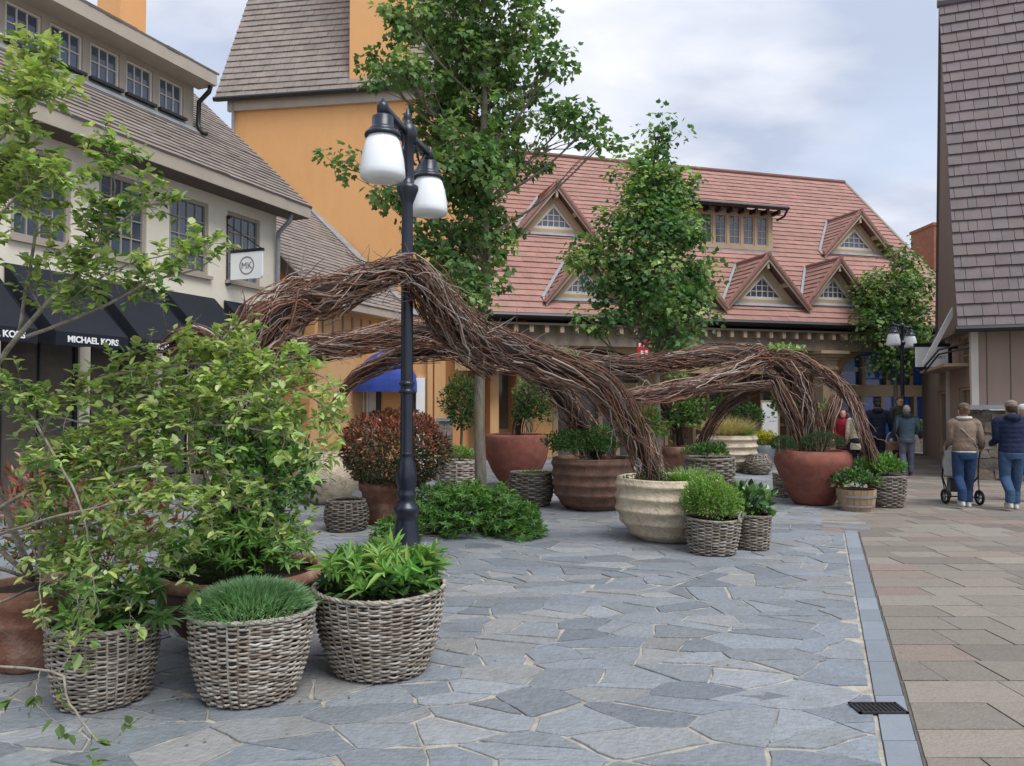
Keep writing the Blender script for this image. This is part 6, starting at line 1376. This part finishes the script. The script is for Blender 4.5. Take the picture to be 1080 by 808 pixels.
person(Pb, 0, 1.66, 'person in pale hat mostly hidden beyond the man in the navy puffer jacket', (.3, .28, .26), (.05, .06, .09), (.2, .2, .2), .8, (.4, .35, .3), (.62, .58, .54), .1, ((.03, .02), (.03, .02)), 0, voxel=.012, leg_m='fabric')
# red bag-like basket carried low
q = at(941, 470, 18.6); t = thing('carried_basket', tuple(q), 'small tan wicker shopping basket carried between the two walkers in dark jackets', 'basket'); g = MB(); g.lathe([(.01, -.1), (.12, -.1), (.16, .08), (.15, .09), (.11, -.07)], q, 16, (.35, .18, .1)); g.tube([q + V3(.15 * math.cos(a), 0, .08 + .24 * math.sin(a)) for a in np.linspace(0, math.pi, 9)], .012, 6, (.5, .4, .3)); g.build('weave', M['wicker'], t)
# ---------------- stroller ahead of the woman
P = Pw + V3(.26, .56, 0); t = thing('stroller', tuple(P), 'black stroller with pale grey seat cover pushed by the woman in the tan jacket', 'stroller')
def wp(x, y, z): return P + PERP * x + D1 * y + V3(0, 0, z)
for s in (-1, 1):
    wc = wp(s * .25, -.12, .128); g = MB(); g.tube([wc + V3(0, .105 * math.cos(a), .105 * math.sin(a)) for a in np.linspace(0, 2 * math.pi, 25)], .023, 8); wl = g.build('wheel', M['tyre'], t, smooth=True)
    g = MB(); g.tube([wc + V3(-.02, 0, 0), wc + V3(.02, 0, 0)], .03, 10)
    for q in range(6): a = q * math.pi / 3; g.bar(wc, wc + V3(0, .09 * math.cos(a), .09 * math.sin(a)), .012, .02)
    g.build('rim', M['zinc'], wl)
for s in (-1, 1):
    wc = wp(s * .12, .55, .09); g = MB(); g.tube([wc + V3(0, .07 * math.cos(a), .07 * math.sin(a)) for a in np.linspace(0, 2 * math.pi, 19)], .02, 8); g.build('wheel', M['tyre'], t, smooth=True)
g = MB()
for s in (-1, 1): g.tube([wp(s * .25, -.12, .16), wp(s * .27, .1, .45), wp(s * .25, -.1, .75), wp(s * .25, -.38, 1.02)], .014, 6); g.tube([wp(s * .27, .1, .45), wp(s * .13, .52, .14)], .014, 6)
g.tube([wp(-.25, -.38, 1.02), wp(.25, -.38, 1.02)], .018, 8); g.tube([wp(-.25, -.12, .13), wp(.25, -.12, .13)], .014, 6); g.build('frame', M['black'], t, smooth=True)
g = MB(); F = Frame(wp(0, 0, 0), (1, 0, 0), ZA, (0, -1, 0)); F = Frame(wp(0, 0, 0), PERP, ZA, -D1); g.box(F, -.17, .17, .2, .4, -.3, .08); g.build('storage_basket', M['black'], t)
g = MB(); g.loft([(P[0] + .04, P[1] + .15, .42, .17, .16), (P[0] + .04, P[1] + .12, .55, .19, .2), (P[0] + .04, P[1] + .06, .72, .19, .2), (P[0] + .04, P[1] + .1, .84, .16, .18), (P[0] + .04, P[1] + .14, .88, .08, .08)], 18, (.4, .41, .42)); g.build('seat', M['fabric'], t, smooth=True)
g = MB()
for k in range(9):
    z0, z1 = .98 - k * .055, .98 - (k + 1) * .055; x0 = -.27 + .015 * math.sin(k); g.prism([wp(x0, -.3 + k * .01, z0), wp(x0 + .16, -.3 + k * .01, z0), wp(x0 + .16 + .01 * math.sin(k * 2), -.29 + k * .01, z1), wp(x0 + .01, -.29 + k * .01, z1)], V3(0, .05, 0), (.5, .5, .5))
g.build('hanging_blanket', M['fabric'], t)

lv = Leaves('oval', .3, .1); R = random.Random(77); P = []; 
for (c, r, n) in ((K1, .5, 22), (K2, .45, 30), (K3, .5, 46), (BW, .75, 34), (RBp, .6, 24), (KI, .5, 20), (RC, .6, 20), (V3(gx(500, 10.3), 10.3, 0), 1.1, 60), (RA, .7, 20), (V3(0, 6.5, 0), 2.6, 40), (TP, .6, 30)):
    for _ in range(n // 2):
        a = R.uniform(0, 6.28); q = r * R.uniform(.75, 1.5); P.append(V3(c[0] + q * math.cos(a), c[1] + q * math.sin(a), .006))
P = np.array(P); n = len(P); D = nr.normal(size=(n, 3)); D[:, 2] = .05; N = np.tile(V3(0, 0, 1), (n, 1)) + nr.normal(0, .25, (n, 3))
lv.add(P, D, N, nr.uniform(.01, .03, n), .5, pick([(.2, .15, .07), (.13, .09, .05), (.16, .2, .07), (.28, .22, .12), (.08, .06, .04)], n)); m = MB(); lv.fill(m)
tag(m.build('fallen_leaves', M['leaf'], base=(0, 5, 0)), 'small dry leaves and bits scattered on the paving round the pots', 'leaf litter', kind='stuff')
cd_ = bpy.data.cameras.new('camera'); co = bpy.data.objects.new('camera', cd_); COL.objects.link(co)
cd_.sensor_width = 36; cd_.lens = FPX / 1080 * 36; cd_.clip_start = .05; cd_.clip_end = 2000
co.location = (0, 0, CAMZ); co.rotation_euler = (math.pi / 2 + TH, 0, 0); S.camera = co
SUN_EL, SUN_AZ = math.radians(58), math.radians(140)       # azimuth clockwise from +Y
sd_ = V3(math.sin(SUN_AZ) * math.cos(SUN_EL), math.cos(SUN_AZ) * math.cos(SUN_EL), math.sin(SUN_EL))
ld = bpy.data.lights.new('sun', 'SUN'); ld.energy = 1.5; ld.angle = math.radians(35); ld.color = (1, .985, .965)
lo = bpy.data.objects.new('sun', ld); COL.objects.link(lo); lo.rotation_euler = Vector(-sd_).to_track_quat('-Z', 'Y').to_euler(); lo.location = (0, 0, 30)
W = bpy.data.worlds.new('World'); S.world = W; W.use_nodes = True; nt = W.node_tree; bg = nt.nodes['Background']; L = nt.links.new
sk = nt.nodes.new('ShaderNodeTexSky'); sk.sky_type = 'NISHITA'; sk.sun_disc = False; sk.sun_elevation = SUN_EL; sk.sun_rotation = SUN_AZ; sk.dust_density = 2.0; sk.air_density = 1.2
tc = nt.nodes.new('ShaderNodeTexCoord'); sx = nt.nodes.new('ShaderNodeSeparateXYZ'); L(tc.outputs['Generated'], sx.inputs[0])
zz = nt.nodes.new('ShaderNodeMath'); zz.operation = 'ADD'; zz.inputs[1].default_value = .28; L(sx.outputs['Z'], zz.inputs[0])
mxz = nt.nodes.new('ShaderNodeMath'); mxz.operation = 'MAXIMUM'; mxz.inputs[1].default_value = .12; L(zz.outputs[0], mxz.inputs[0])
dv = nt.nodes.new('ShaderNodeVectorMath'); dv.operation = 'DIVIDE'; cb_ = nt.nodes.new('ShaderNodeCombineXYZ')
for k in range(3): L(mxz.outputs[0], cb_.inputs[k])
L(tc.outputs['Generated'], dv.inputs[0]); L(cb_.outputs[0], dv.inputs[1])
mp = nt.nodes.new('ShaderNodeMapping'); mp.inputs['Location'].default_value = (4.3, 3.6, 0); mp.inputs['Scale'].default_value = (1.0, 1.5, 1); L(dv.outputs[0], mp.inputs[0])
n1 = nt.nodes.new('ShaderNodeTexNoise'); n1.inputs['Scale'].default_value = .9; n1.inputs['Detail'].default_value = 7; n1.inputs['Roughness'].default_value = .5; n1.inputs['Distortion'].default_value = .4; L(mp.outputs[0], n1.inputs['Vector'])
cov = ramp(nt, (0, 0, 0), (1, 1, 1), .34, .6); L(n1.outputs['Fac'], cov.inputs[0])
n2 = nt.nodes.new('ShaderNodeTexNoise'); n2.inputs['Scale'].default_value = 1.5; n2.inputs['Detail'].default_value = 6; L(mp.outputs[0], n2.inputs['Vector'])
cc = ramp(nt, (2.5, 2.85, 3.6), (4.75, 4.85, 5.2), .38, .6); L(n2.outputs['Fac'], cc.inputs[0])
# thin veil of cloud everywhere, thick cloud where the first noise is high
veil = nt.nodes.new('ShaderNodeMix'); veil.data_type = 'RGBA'; veil.inputs['Factor'].default_value = .72; veil.inputs['B'].default_value = (3.2, 3.55, 4.3, 1); L(sk.outputs[0], veil.inputs['A'])
mx = nt.nodes.new('ShaderNodeMix'); mx.data_type = 'RGBA'; L(cov.outputs[0], mx.inputs['Factor']); L(veil.outputs['Result'], mx.inputs['A']); L(cc.outputs[0], mx.inputs['B'])
L(mx.outputs['Result'], bg.inputs['Color']); bg.inputs['Strength'].default_value = .1
S.view_settings.view_transform = 'Standard'; S.view_settings.look = 'None'; S.view_settings.exposure = 1.12; S.view_settings.gamma = 1; S.view_settings.use_curve_mapping = False
S.render.engine = 'CYCLES'; S.cycles.use_denoising = True; S.cycles.max_bounces = 6; S.cycles.transparent_max_bounces = 8
S.cycles.sample_clamp_indirect = 6
